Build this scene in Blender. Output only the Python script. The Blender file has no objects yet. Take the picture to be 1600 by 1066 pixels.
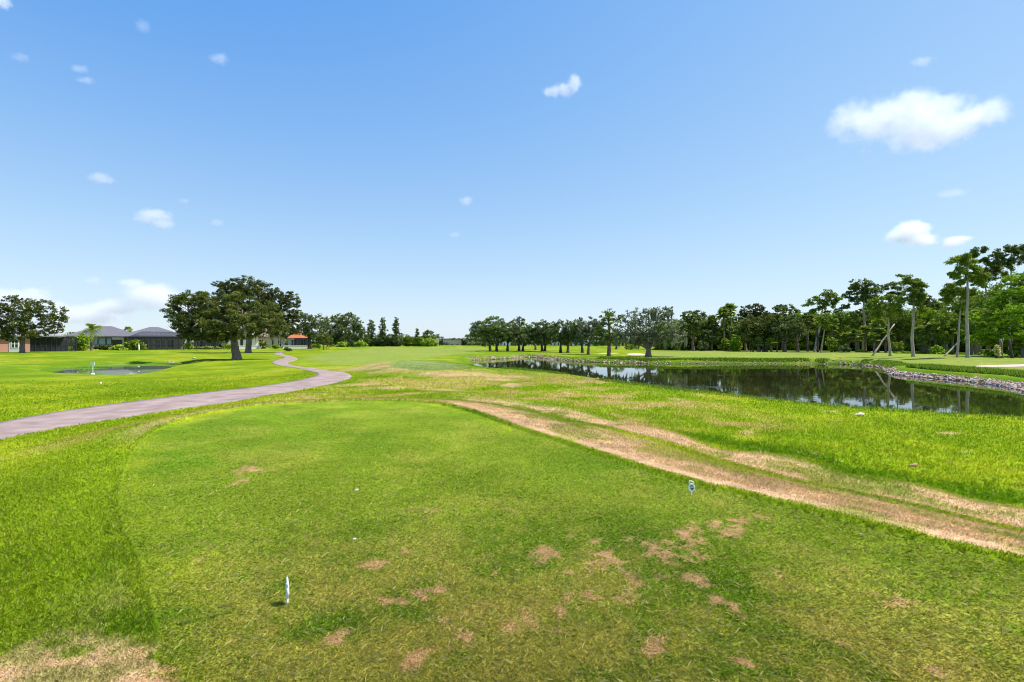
import bpy, math, random
import numpy as np
from mathutils import Vector
R = math.radians
SC = bpy.context.scene
COL = SC.collection

# ------------------------------------------------------------------ camera, world, sun, exposure
F = 800.0                      # focal length in pixels of the 1600 px wide frame
CAMZ = 1.7
cd = bpy.data.cameras.new('camera'); cam = bpy.data.objects.new('camera', cd); COL.objects.link(cam)
cam.location = (0, 0, CAMZ); cam.rotation_euler = (R(90), 0, 0)
cd.sensor_width = 36; cd.lens = 36*F/1600; cd.clip_start = 0.05; cd.clip_end = 20000
SC.camera = cam

EXPOSURE = 0.70
SUN_EL, SUN_AZ = 58, 84       # azimuth clockwise from +Y (the view direction)
w = bpy.data.worlds.new('World'); SC.world = w; w.use_nodes = True
nt = w.node_tree; nt.nodes.clear()
sky = nt.nodes.new('ShaderNodeTexSky'); sky.sky_type = 'NISHITA'; sky.sun_disc = False
sky.sun_elevation = R(SUN_EL); sky.sun_rotation = R(SUN_AZ)
sky.air_density = 1.0; sky.dust_density = 0.25; sky.ozone_density = 1.6; sky.altitude = 0
bg = nt.nodes.new('ShaderNodeBackground'); bg.inputs['Strength'].default_value = 0.15
out = nt.nodes.new('ShaderNodeOutputWorld')
# per-channel tone of the humid Florida sky
sp = nt.nodes.new('ShaderNodeSeparateColor'); cb = nt.nodes.new('ShaderNodeCombineColor')
nt.links.new(sky.outputs[0], sp.inputs[0])
for k, (t0, sl, l0) in enumerate(((.168, .35, 1.72), (.418, .385, 1.208), (.871, .22, .644))):
    chain = [('MULTIPLY', .15), ('MAXIMUM', .02), ('LOGARITHM', math.e), ('MULTIPLY', sl), ('ADD', t0+sl*l0), ('MAXIMUM', .02), ('MULTIPLY', 1/(2**EXPOSURE*.15))]
    prev = sp.outputs[k]
    for op, v in chain:
        q = nt.nodes.new('ShaderNodeMath'); q.operation = op; q.inputs[1].default_value = v
        nt.links.new(prev, q.inputs[0]); prev = q.outputs[0]
    nt.links.new(prev, cb.inputs[k])
nt.links.new(cb.outputs[0], bg.inputs['Color']); nt.links.new(bg.outputs[0], out.inputs['Surface'])

sd = bpy.data.lights.new('sun', 'SUN'); sd.energy = 4.7; sd.angle = R(0.6); sd.color = (1.0, 0.955, 0.88)
so = bpy.data.objects.new('sun', sd); COL.objects.link(so)
sdir = Vector((math.sin(R(SUN_AZ))*math.cos(R(SUN_EL)), math.cos(R(SUN_AZ))*math.cos(R(SUN_EL)), math.sin(R(SUN_EL))))
so.rotation_euler = sdir.to_track_quat('Z', 'Y').to_euler(); so.location = (0, 0, 60)

SC.view_settings.view_transform = 'Standard'; SC.view_settings.look = 'None'
SC.view_settings.exposure = EXPOSURE; SC.view_settings.gamma = 1.0
SC.render.engine = 'CYCLES'
cy = SC.cycles
cy.use_denoising = True; cy.filter_width = 1.1
cy.max_bounces = 8; cy.diffuse_bounces = 3; cy.glossy_bounces = 3; cy.transmission_bounces = 3
cy.transparent_max_bounces = 12; cy.volume_bounces = 12
cy.volume_step_rate = 1.0; cy.volume_max_steps = 128
cy.use_adaptive_sampling = False

# ------------------------------------------------------------------ numeric helpers
def rng_(s): return np.random.default_rng(s)

def vnoise(x, y, seed=0):
    x = np.asarray(x, float); y = np.asarray(y, float)
    xi = np.floor(x).astype(np.int64); yi = np.floor(y).astype(np.int64)
    fx = x-xi; fy = y-yi
    fx = fx*fx*(3-2*fx); fy = fy*fy*(3-2*fy)
    def h(a, b):
        n = (a*374761393 + b*668265263 + seed*1442695041) & 0xffffffff
        n = ((n ^ (n >> 13))*1274126177) & 0xffffffff
        n = n ^ (n >> 16)
        return (n & 0xffffff)/float(0xffffff)
    return ((h(xi, yi)*(1-fx)+h(xi+1, yi)*fx)*(1-fy) + (h(xi, yi+1)*(1-fx)+h(xi+1, yi+1)*fx)*fy)

def fbm(x, y, seed=0, octv=4):
    s = 0; a = 0.5; t = 0
    for o in range(octv):
        s = s + a*vnoise(x*2**o+o*17.3, y*2**o-o*9.1, seed+o); t += a; a *= .55
    return s/t

def sstep(a, b, x):
    t = np.clip((x-a)/(b-a), 0, 1); return t*t*(3-2*t)

def unp(px, py, z):
    Y = F*(CAMZ-z)/(py-533.0)
    return ((px-800)/F*Y, Y)

def sdist(poly, x, y):
    """signed distance to a polygon, negative inside"""
    P = np.array(poly, float); n = len(P)
    d = np.full(x.shape, 1e9); inside = np.zeros(x.shape, bool)
    for i in range(n):
        a = P[i]; b = P[(i+1) % n]; e = b-a
        wx = x-a[0]; wy = y-a[1]
        t = np.clip((wx*e[0]+wy*e[1])/(e@e+1e-12), 0, 1)
        d = np.minimum(d, (wx-e[0]*t)**2+(wy-e[1]*t)**2)
        c = ((a[1] > y) != (b[1] > y))
        if abs(e[1]) > 1e-12:
            inside ^= c & (x < a[0]+(y-a[1])*e[0]/e[1])
    d = np.sqrt(d)
    return np.where(inside, -d, d)

def chaikin(P, n=2, closed=True):
    P = [tuple(p) for p in P]
    for _ in range(n):
        Q = []
        m = len(P)
        rg = range(m) if closed else range(m-1)
        if not closed: Q.append(P[0])
        for i in rg:
            a = P[i]; b = P[(i+1) % m]
            Q.append(tuple(.75*a[k]+.25*b[k] for k in range(len(a)))); Q.append(tuple(.25*a[k]+.75*b[k] for k in range(len(a))))
        if not closed: Q.append(P[-1])
        P = Q
    return P

# ------------------------------------------------------------------ terrain
TEE = [unp(*p, 0.0) for p in [(250,668),(330,645),(400,634),(500,629),(600,627),(680,630),(740,645),(800,668),(900,700),(1000,733),(1100,763),(1200,785),(1300,810),(1400,835),(1500,862),(1600,885)]]
TEE = TEE + [(5.2, 2.1), (7.0, -1.0), (6.5, -5), (1.5, -6), (-0.6, -2), (-1.3, 1.2), (-1.71, 2.55), (-2.6, 3.7), (-4.0, 5.2), (-4.97, 6.57), (-6.1, 8.3)]
TEE = chaikin(TEE, 2)
TEE2 = chaikin([unp(*p, -0.1) for p in [(611,564.6),(640,563.5),(674,564.5),(710,569),(736,575),(731,578),(682,580.6),(632,579),(606,571)]], 2)
WZ = -1.0
POND = [unp(*p, WZ) for p in [(733,563.5),(752,562.5),(775,561.5),(800,560),(815,558.6),(828,558),(845,559.5),(863,562),(890,564),(922,566),(960,567),(1010,568),(1060,568.5),(1130,568.5),(1200,568.5),(1270,568.5),(1320,569.5),(1355,571.5),(1376,574.5),(1384,580),(1388,584.5),(1420,588),(1450,590.5),(1490,594),(1530,598),(1565,603),(1600,610)]]
POND += [(34, 25.5), (42, 22), (52, 18), (48, 9), (32, 8.5), (24, 11.5), (19, 14.0)]
near_crest = [(1600,652),(1516,648),(1431,641),(1330,635),(1250,627),(1170,618),(1069,608),(984,598),(900,585),(872,582),(821,578),(771,575),(745,571)]
for p in near_crest:
    x, y = unp(*p, -.45 if p[0] > 800 else -.4)
    POND.append((x+.25, y+.85))
POND = chaikin(POND, 1)
SWZ = -0.90
SPOND = chaikin([unp(*p, SWZ) for p in [(50,578.5),(95,583.5),(145,585),(202,585.5),(236,582.5),(270,574),(288,568),(276,565),(250,566.5),(215,568),(186,568.5),(143,571),(95,575.5)]], 2)

CP = [(0,673,-.5),(100,655,-.5),(200,640,-.5),(300,626,-.48),(400,613,-.45),(480,600,-.42),(530,590,-.4),(450,567,-.4),(432,556,-.4),(430,550,-.4),
 (0,720,-.42),(100,700,-.4),(0,620,-.6),(0,600,-.68),(150,610,-.7),(0,560,-.45),(250,600,-.7),(150,592,-.85),(230,590,-.85),(60,588,-.84),(350,590,-.6),(320,575,-.62),(300,568,-.62),(200,562,-.6),(100,565,-.65),
 (0,551,-.2),(60,550,-.2),(140,548,-.2),(280,546.5,-.2),(400,545.5,-.2),(490,545,-.2),(370,562,-.5),(386,552,-.4),
 (550,612,-.35),(700,603,-.35),(800,605,-.35),(650,619,-.2),(480,618,-.25),(750,625,-.25),(850,640,-.3),(560,585,-.35),(560,570,-.35),(500,565,-.4),(620,590,-.3),(700,588,-.28),(780,585,-.35),
 (600,556,-.25),(600,545,-.1),(560,542,.05),(640,541.5,.1),(700,542,.1),(740,543.5,0.),(730,548,-.2),(700,555,-.4),(720,560,-.5),
 (1000,683,-.2),(1200,722,-.32),(1400,768,-.36),(1600,812,-.4),(1180,700,-.5),(1400,745,-.62),(1600,790,-.66),
 (1600,740,-.5),(1400,705,-.48),(1200,672,-.42),(1000,645,-.42),(1600,700,-.45),(1400,670,-.45),(1200,650,-.45),(1000,620,-.45),
 (1600,655,-.45),(1431,643,-.45),(1330,637,-.45),(1170,620,-.45),(1069,610,-.45),(984,600,-.45),(900,590,-.45),(872,585,-.45),(821,581,-.42),(771,578,-.4),(737,572,-.38),
 (780,553,-.45),(800,552,-.5),(850,554,-.5),(900,556,-.5),(950,558,-.5),(1000,560,-.5),(1100,560.5,-.5),(1200,560.5,-.5),(1300,560.5,-.5),(1380,566,-.5),(1450,576,-.52),(1530,582,-.5),(1600,589,-.5),
 (780,546,-.2),(900,546,-.2),(1000,548,-.2),(1100,549,-.2),(1200,549,-.2),(1300,550,-.2),(1400,553,-.2),(1520,558,-.2),(1600,561,-.2),(1450,565,-.35),(1600,573,-.4)]
CPW = []
for px, py, z in CP:
    x, y = unp(px, py, z); CPW.append((math.atan2(x, y), math.log(math.hypot(x, y)), z))
for a in range(-180, 180, 12):
    for r, z in ((190, 0.0), (600, 0.0), (3000, 0.)):
        CPW.append((R(a), math.log(r), z))
for a in list(range(-180, -60, 15))+list(range(60, 180, 15)):
    for r, z in ((12, -.4), (30, -.4), (90, -.2)):
        CPW.append((R(a), math.log(r), z))
CPW = np.array(CPW)

def ground(x, y):
    x = np.atleast_1d(np.asarray(x, float)); y = np.atleast_1d(np.asarray(y, float))
    th = np.arctan2(x, y); lr = np.log(np.maximum(np.hypot(x, y), .2))
    num = np.zeros(x.shape); den = np.zeros(x.shape)
    for a, l, z in CPW:
        da = np.abs(th-a); da = np.minimum(da, 2*np.pi-da)
        wgt = 1.0/((da*da*1.6 + (lr-l)**2)+.0006)**2
        num += wgt*z; den += wgt
    b = num/den
    b = b + (fbm(x*.16, y*.16, 5, 3)-.5)*.10*sstep(6, 30, np.hypot(x, y))
    # tees
    r = np.hypot(x, y)
    m = r < 40
    if m.any():
        dt = np.full(x.shape, 99.); dt[m] = sdist(TEE, x[m], y[m])
        lh = np.where(x < 0, .0+.035*sstep(8, 11, y), .035)
        b = np.where(dt > 0, lh+(b-lh)*sstep(0.05, 3.0, dt), 0)
        b = b - lh*(1-sstep(-.02, .09, dt))*(dt > -.02)
        b = np.where(dt <= -.02, 0, b)
    m = (r > 20) & (r < 60)
    if m.any():
        dt = np.full(x.shape, 99.); dt[m] = sdist(TEE2, x[m], y[m])
        b = np.where(dt > 0, -.04+(b+.04)*sstep(0.1, 3.0, dt), -.1)
    m = (r > 10) & (r < 120)
    if m.any():
        dp = np.full(x.shape, 99.); dp[m] = sdist(POND, x[m], y[m])
        b = np.where(dp > 0, WZ+(b-WZ)*sstep(-.25, 1.0, dp), WZ+(b-WZ)*sstep(-.25, 1.0, dp)-.7*np.clip(-dp/1.5, 0, 1))
        dp = np.full(x.shape, 99.); dp[m] = sdist(SPOND, x[m], y[m])
        b = np.where(dp > 0, SWZ+(b-SWZ)*sstep(-.3, 2.5, dp), SWZ+(b-SWZ)*sstep(-.3, 2.5, dp)-.4*np.clip(-dp/2, 0, 1))
    return b

_RY = np.exp(np.linspace(math.log(1.5), math.log(400), 2500))
def hit(px, py):
    """the ground point seen at a photo pixel"""
    x = (px-800)/F*_RY; z = ground(x, _RY)
    v = 533-(z-CAMZ)/_RY*F
    k = np.nonzero(v <= py)[0]
    k = k[0] if len(k) else len(_RY)-1
    return float(x[k]), float(_RY[k]), float(z[k])
def at(px, Y):
    x = (px-800)/F*Y
    return x, Y, float(ground(x, Y)[0])

# turf colours (linear albedo); shared by the ground sheet and by the blades standing on it
C_TEE = np.array((.100, .198, .006)); C_TEE2 = np.array((.172, .245, .014))
C_ROUGH = np.array((.200, .305, .006)); C_ROUGH2 = np.array((.325, .380, .012)); C_LUSH_SHADE = np.array((.120, .245, .006))
C_FAIR = np.array((.260, .330, .060)); C_DRY = np.array((.56, .365, .205)); C_TAN = np.array((.40, .33, .085)); C_BROWN = np.array((.26, .13, .06))
PATCH = [(870,860,14,8),(960,870,20,8),(1080,830,18,9),(1078,842,30,8),(1150,818,16,6),(1135,828,14,5),(1025,861,30,8),(915,928,15,7),(970,938,18,10),(865,945,14,9),(830,968,18,8),(652,938,7,12),(1095,868,20,8),(990,905,14,8),(945,890,14,8),(1390,950,22,7),(1310,995,22,8),(1100,942,12,6),(1150,962,14,7),(395,732,22,7),(370,755,14,4),(600,885,16,5),(790,892,10,5),(885,893,14,7),(930,848,10,5),(875,830,6,4),(1200,812,14,4),(695,925,14,6),(705,985,12,8),(650,1020,14,9),(870,985,10,5),(1215,905,10,4),(1060,905,18,7),(630,860,10,5),(760,960,14,6),(1010,1010,16,8),(1145,1040,18,7),(540,1000,18,7),(600,950,14,6)]
PATCHW = []
for (px, py, rx, ry) in PATCH:
    x, y = unp(px, py, 0); x2, _ = unp(px+rx, py, 0); y1 = unp(px, py-ry, 0)[1]
    PATCHW.append((x, y, abs(x2-x)+.02, abs(y1-y)+.03))
FAIR1 = [unp(*p, -.15) for p in [(470,556),(520,548),(600,543.2),(760,543.5),(748,548),(700,553),(640,558),(600,566),(520,566)]]
FAIR2 = [unp(*p, -.35) for p in [(1010,553),(1040,548.5),(1300,550),(1520,557),(1640,562),(1640,583),(1560,577),(1470,573),(1400,566),(1330,559),(1180,557),(1040,558)]]
DRYP = [(unp(*p[:2], -.3), p[2], p[3]) for p in [(650,583,2.8,1.7),(700,588,2.0,1.0),(590,573,2.2,3.5),(770,587,2.4,1.4),(600,578,2,2),(690,609,.9,.6),(560,600,1.2,.8),(780,592,1.0,1.0),(712,612,1.1,.5),(610,605,.7,.7),(560,576,1.6,3),(800,600,.5,1.2)]]

def turf(x, y):
    """colour, mown(0..1), lush(0..1), dry(0..1)"""
    r = np.hypot(x, y); n = len(x)
    dt = np.full(n, 99.); m = r < 40; dt[m] = sdist(TEE, x[m], y[m])
    d2 = np.full(n, 99.); m = (r > 20) & (r < 60); d2[m] = sdist(TEE2, x[m], y[m])
    dp = np.full(n, 99.); ds = np.full(n, 99.); m = (r > 10) & (r < 130); dp[m] = sdist(POND, x[m], y[m]); ds[m] = sdist(SPOND, x[m], y[m])
    n1 = fbm(x*.35, y*.35, 11, 4); n2 = fbm(x*1.3, y*1.3, 23, 4); n3 = fbm(x*5.0, y*5.0, 31, 3); n4 = fbm(x*.07, y*.07, 41, 3); n5 = fbm(x*16, y*16, 51, 2); nx = (vnoise(x*3.1, y*3.1, 61)-.5)*.30; ny = (vnoise(x*3.1, y*3.1, 62)-.5)*.30
    tee = 1-sstep(np.where(x < 0, -.5, -.02), np.where(x < 0, .45, .04), dt+(n3-.5)*np.where(x < 0, .5, .04)+(n2-.5)*np.where(x < 0, .6, 0))*np.where(y > 8.5, 1, 1)
    tee = np.maximum(tee, 1-sstep(-.05, .2, d2))
    # rough
    t = sstep(.35, .68, .6*n1+.4*n2)[:, None]
    c = C_ROUGH*(1-t)+C_ROUGH2*t
    far = sstep(15, 60, r)[:, None]
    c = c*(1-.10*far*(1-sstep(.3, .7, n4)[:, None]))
    # lush turf: ditch shade put into the colour, real growth at pond margins
    lush_shade = np.zeros(n)
    ditch = [unp(1100,690,-.5), unp(1180,704,-.55), unp(1300,730,-.6), unp(1400,748,-.62), unp(1500,768,-.64), unp(1620,792,-.66), (9.5, 6.0)]
    dd = np.full(n, 99.)
    for i in range(len(ditch)-1):
        a = np.array(ditch[i]); b = np.array(ditch[i+1]); e = b-a
        tt = np.clip(((x-a[0])*e[0]+(y-a[1])*e[1])/(e@e), 0, 1)
        dd = np.minimum(dd, np.hypot(x-a[0]-e[0]*tt, y-a[1]-e[1]*tt))
    lush_shade = np.maximum(lush_shade, .85*(1-sstep(.10, .75, dd+(n2-.5)*.9+(n1-.5)*.6)))
    lush_shade = np.maximum(lush_shade, (1-sstep(.8, 2.6, dp+(n2-.5)*1.5))*sstep(30, 40, y+.35*x)*.8)
    lipd = (1-sstep(.07, .16, dt+(n3-.5)*.10))*(dt > -.02)*sstep(-9, -4, x)
    lush_shade = np.maximum(lush_shade, .85*sstep(.42, .66, n1*.6+n2*.4)*(1-sstep(5, 12, r))*(dt > 0)*(x < 0))
    lush_shade = np.maximum(lush_shade, .6*sstep(.5, .7, n4)*sstep(22, 40, r))
    c = c*(1-lush_shade[:, None]) + C_LUSH_SHADE*lush_shade[:, None]
    nl = ((x < 1)*(1-sstep(6, 13, y-.3*x))*(dt < 6)*(dt > -.1))[:, None]*.65
    c = c*(1-nl)+(np.array((.185, .262, .010))*(.75+.5*n2[:, None]))*nl
    c = c*(.86+.28*n1[:, None])
    c = c*(1+.18*((x < 0)*(y < 8)*(dt > 0)*(1-sstep(0, 1.0, dt)))[:, None])
    lipd = lipd*sstep(-2, 2, x+.3*y)
    lq = (lipd*(.35+.6*n3))[:, None]; c = c*(1-lq)+np.array((.11, .19, .004))*lq  # longer lip grass; its shade is put into the darker green
    lush_shade = np.maximum(lush_shade*.6, lipd*.35)
    # fairways
    fa = np.zeros(n); m = (r > 30)
    fa[m] = np.maximum(1-sstep(-1.5, 1.5, sdist(FAIR1, x[m], y[m])), 1-sstep(-1, 1.5, sdist(FAIR2, x[m], y[m])))
    c = c*(1-fa[:, None]*.85)+C_FAIR*fa[:, None]*.85
    # dry turf round the tee
    dry = np.zeros(n)
    side = sstep(-3.2, -.6, x-.0*y)*sstep(-40, 0, y+20)
    wob = (n1-.5)*.9+(n2-.5)*.4
    u = dt+wob*.28
    bandA = sstep(.10, .20, dt+(n3-.5)*.1)*(1-sstep(1.7, 2.1, u))
    bandB = sstep(2.2, 2.45, u)*(1-sstep(3.2, 4.0, u))
    d = np.maximum(bandA*(.45+.9*sstep(.22, .5, n2)), bandB*sstep(.15, .5, n1*.5+n2*.5)*1.0)*side
    streak = fbm(dt*3.2, (-.59*x+.81*y)*.32, 83, 3)
    d = d*(1-.75*sstep(.57, .66, streak)*sstep(.7, 1.4, dt)*.7)
    d = d*(1-.6*sstep(.62, .70, fbm(x*.9+3, y*.5, 77, 3)))
    dry = np.maximum(dry, d)
    # thin dry lip all round the tee, tan patches left of it
    lip = sstep(.09, .16, dt)*(1-sstep(.35, .7, dt+wob*.4))
    dry = np.maximum(dry, lip*.55*sstep(8.0, 11.0, y))
    lw = sstep(.5, 1.0, dt)*(1-sstep(1.7, 3.0, dt+wob*.7))*(x < -3)*sstep(8.2, 9.8, y)*(.3+.7*sstep(.3, .55, n2))
    tan = lw*.8
    # scattered tan/dry between the tees
    mid = sstep(.6, 1.5, dt)*(1-sstep(30, 38, y))*sstep(-9.5, -6.5, x)*(1-sstep(4, 9, x))*sstep(11, 13, y)
    tan = np.maximum(tan, mid*sstep(.40, .62, n1*.5+n2*.5)*.9)
    for (q, sx, sy) in DRYP:
        e = np.hypot((x-q[0])/sx, (y-q[1])/sy)+(n2-.5)*.9+(n1-.5)*.6
        dry = np.maximum(dry, .85*(1-sstep(.3, 1.3, e))*(.45+.8*n3))
    dry = np.maximum(dry, mid*sstep(.60, .74, n2)*.6*sstep(.3, .5, n1))
    tan = np.maximum(tan, sstep(.62, .8, n1)*.45*sstep(1.5, 3, dt))
    fx = (x > 2)*sstep(2.5, 4, dt)*(dp > 1)
    dry = np.maximum(dry, fx*sstep(.80, .86, fbm(x*.9, y*1.6, 91, 2))*.8)
    c = c*(1-tan[:, None])+C_TAN*tan[:, None]
    dcol = C_DRY*(.80+.45*n3[:, None])*(1-.25*sstep(.5, .8, n2)[:, None])+.0
    # the mown tee
    ct = C_TEE*(1-sstep(.3, .7, n1)[:, None]) + C_TEE2*sstep(.3, .7, n1)[:, None]
    stripe = .5+.5*np.sin((x*.81+y*.59)*2*np.pi/1.9+(n1-.5)*1.5)
    ct = np.where((dt > 5)[:, None], np.array((.235, .31, .085)), ct)
    ct = ct*(.84+.2*n2[:, None]+.12*stripe[:, None])
    yel = (1-sstep(3.2, 6.2, y+.5*np.sqrt((x+.1)**2+1.5)-.5))*.7
    yel = np.maximum(yel*sstep(.3, .62, n2*.6+n3*.4), .22*sstep(.5, .75, n2))
    ct = ct*(1-.8*yel[:, None])+np.array((.50, .39, .085))*.8*yel[:, None]
    pdry = np.zeros(n)
    m = r < 14
    for (a, b, sx, sy) in PATCHW:
        e = np.hypot((x[m]+nx[m]-a)/(sx*1.1), (y[m]+ny[m]-b)/(sy*1.1))+(n5[m]-.5)*2.4+(n3[m]-.5)*2.2
        pdry[m] = np.maximum(pdry[m], (1-sstep(-.1, 1.25, e*1.12))*(.75+.5*n3[m]))
    pdry = np.maximum(pdry, .8*sstep(.68, .82, n3*.6+n2*.4)*(1-sstep(4, 8, r)))
    # worn corner of longer grass at the lower left
    e = np.hypot((x+2.35)/1.0, (y-2.45)/.50)+(n3-.5)*1.3+(n5-.5)*.5
    corner = 1-sstep(.6, 1.2, e)
    c = c*(1-tee[:, None])+ct*tee[:, None]
    dry = np.where(tee > .5, np.clip(pdry*(.62+.6*n5), 0, 1), np.maximum(dry, corner*(.5+.5*sstep(.35, .6, n3))))
    dry = np.clip(dry, 0, 1)
    pk = np.where(dt < 0, .6, 0)[:, None]
    dcol = np.where((dt < 0)[:, None], dcol*np.array((.74, .60, .60)), dcol)
    dcol = dcol*(1-pk*sstep(.45, .7, n5)[:, None]) + C_BROWN*(pk*sstep(.45, .7, n5)[:, None])
    c = c*(1-dry[:, None])+dcol*dry[:, None]
    # soil under water
    uw = 1-sstep(-.25, .05, np.minimum(dp, ds))
    c = c*(1-uw[:, None])+np.array((.05, .045, .025))*uw[:, None]
    fence_ = 1-sstep(.0, .5, dp+(n2-.5)*.4)
    mud = fence_*(y+.3*x > 34)*.6
    c = c*(1-mud[:, None])+np.array((.11, .085, .05))*mud[:, None]
    mown = np.maximum(tee, fa)
    # flat sheet far away: its darkened colour stands in for the blades' self-shade
    return np.clip(c, 0, 1), mown, lush_shade, dry, dt, np.minimum(dp, ds)

# ------------------------------------------------------------------ mesh helpers
def mesh_obj(name, V, Fc, mat, parent=None, col=None, smooth=True, loc=None):
    """Fc: array (n,3) or (n,4) or a list of such arrays"""
    V = np.asarray(V, np.float32)
    if not isinstance(Fc, (list, tuple)) or (len(Fc) and not hasattr(Fc[0], 'shape')):
        if isinstance(Fc, np.ndarray): Fc = [Fc]
        else:
            d = {}
            for f in Fc: d.setdefault(len(f), []).append(f)
            Fc = [np.array(v) for v in d.values()]
    me = bpy.data.meshes.new(name)
    me.vertices.add(len(V)); me.vertices.foreach_set('co', V.ravel())
    tot = sum(f.size for f in Fc); nf = sum(len(f) for f in Fc)
    me.loops.add(tot); me.polygons.add(nf)
    li = np.concatenate([f.ravel() for f in Fc]).astype(np.int32)
    sz = np.concatenate([np.full(len(f), f.shape[1]) for f in Fc]); st = np.concatenate([[0], np.cumsum(sz)[:-1]]).astype(np.int32)
    me.loops.foreach_set('vertex_index', li); me.polygons.foreach_set('loop_start', st)
    me.polygons.foreach_set('use_smooth', np.full(nf, smooth))
    me.update(calc_edges=True)
    if col is not None:
        at_ = me.color_attributes.new('Col', 'FLOAT_COLOR', 'POINT')
        c4 = np.ones((len(V), 4), np.float32); c4[:, :3] = col
        at_.data.foreach_set('color', c4.ravel())
    me.materials.append(mat)
    o = bpy.data.objects.new(name, me); COL.objects.link(o)
    if parent is not None: o.parent = parent
    if loc is not None: o.location = loc
    return o

def tag(o, label=None, cat=None, group=None, kind=None):
    if label: o['label'] = label
    if cat: o['category'] = cat
    if group: o['group'] = group
    if kind: o['kind'] = kind
    return o
def thing(name, label, cat, loc=(0, 0, 0), rz=0, group=None):
    o = bpy.data.objects.new(name, None); COL.objects.link(o); o.empty_display_size = .2
    o.location = loc; o.rotation_euler = (0, 0, rz)
    return tag(o, label, cat, group)

class MB:
    """collects boxes, prisms and tubes into one mesh"""
    def __init__(s): s.V = []; s.F = []
    def add(s, V, Fs):
        n = len(s.V); s.V += [tuple(v) for v in V]; s.F += [tuple(i+n for i in f) for f in Fs]
    def box(s, x0, x1, y0, y1, z0, z1):
        s.add([(x0,y0,z0),(x1,y0,z0),(x1,y1,z0),(x0,y1,z0),(x0,y0,z1),(x1,y0,z1),(x1,y1,z1),(x0,y1,z1)],
              [(0,3,2,1),(4,5,6,7),(0,1,5,4),(1,2,6,5),(2,3,7,6),(3,0,4,7)])
    def tube(s, pts, rad, n=7, cap=True):
        pts = [Vector(p) for p in pts]; rings = []
        base = len(s.V); prev = None
        for i, p in enumerate(pts):
            d = (pts[min(i+1, len(pts)-1)]-pts[max(i-1, 0)]).normalized()
            u = d.cross(Vector((0, 1, 0.01)) if abs(d.y) < .9 else Vector((1, 0, 0))).normalized()
            v = d.cross(u).normalized()
            for k in range(n):
                a = 2*math.pi*k/n; q = p+(u*math.cos(a)+v*math.sin(a))*rad[i]
                s.V.append(tuple(q))
        for i in range(len(pts)-1):
            for k in range(n):
                a = base+i*n+k; b = base+i*n+(k+1) % n
                s.F.append((a, b, b+n, a+n))
        if cap:
            s.F.append(tuple(base+k for k in range(n))[::-1]); s.F.append(tuple(base+(len(pts)-1)*n+k for k in range(n)))
    def prism(s, outline, y0, y1):
        """outline in x,z extruded along y"""
        n = len(outline)
        V = [(x, y0, z) for x, z in outline]+[(x, y1, z) for x, z in outline]
        s.add(V, [tuple(range(n)), tuple(range(2*n-1, n-1, -1))]+[((i+1) % n, i, i+n, (i+1) % n+n) for i in range(n)])
    def build(s, name, mat, parent=None, smooth=False, loc=None):
        me = bpy.data.meshes.new(name); me.from_pydata(s.V, [], s.F); me.materials.append(mat)
        if smooth: me.polygons.foreach_set('use_smooth', [True]*len(me.polygons))
        me.update()
        o = bpy.data.objects.new(name, me); COL.objects.link(o)
        if parent is not None: o.parent = parent
        if loc is not None: o.location = loc
        return o

# ------------------------------------------------------------------ materials
def new_mat(name):
    m = bpy.data.materials.new(name); m.use_nodes = True
    n = m.node_tree.nodes; b = n['Principled BSDF']
    return m, n, m.node_tree.links, b
def N(n, t, **kw):
    q = n.new(t)
    for k, v in kw.items():
        if k in q.inputs: q.inputs[k].default_value = v
        else: setattr(q, k, v)
    return q
def noisy(name, c1, c2, scale=4, rough=.8, bump=0, bscale=None, spec=.3, detail=5, stretch=(1, 1, 1), coord='Object', metal=0):
    m, n, l, b = new_mat(name)
    tc = N(n, 'ShaderNodeTexCoord'); mp = N(n, 'ShaderNodeMapping'); mp.inputs['Scale'].default_value = stretch
    l.new(tc.outputs[coord], mp.inputs[0])
    no = N(n, 'ShaderNodeTexNoise'); no.inputs['Scale'].default_value = scale; no.inputs['Detail'].default_value = detail
    l.new(mp.outputs[0], no.inputs['Vector'])
    cr = N(n, 'ShaderNodeValToRGB'); cr.color_ramp.elements[0].position = .32; cr.color_ramp.elements[1].position = .68
    cr.color_ramp.elements[0].color = (*c1, 1); cr.color_ramp.elements[1].color = (*c2, 1)
    l.new(no.outputs['Fac'], cr.inputs[0]); l.new(cr.outputs[0], b.inputs['Base Color'])
    b.inputs['Roughness'].default_value = rough; b.inputs['Specular IOR Level'].default_value = spec; b.inputs['Metallic'].default_value = metal
    if bump:
        n2 = N(n, 'ShaderNodeTexNoise'); n2.inputs['Scale'].default_value = bscale or scale*3; n2.inputs['Detail'].default_value = 6
        l.new(mp.outputs[0], n2.inputs['Vector'])
        bp = N(n, 'ShaderNodeBump'); bp.inputs['Strength'].default_value = bump; bp.inputs['Distance'].default_value = .05
        l.new(n2.outputs['Fac'], bp.inputs['Height']); l.new(bp.outputs[0], b.inputs['Normal'])
    return m
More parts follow.
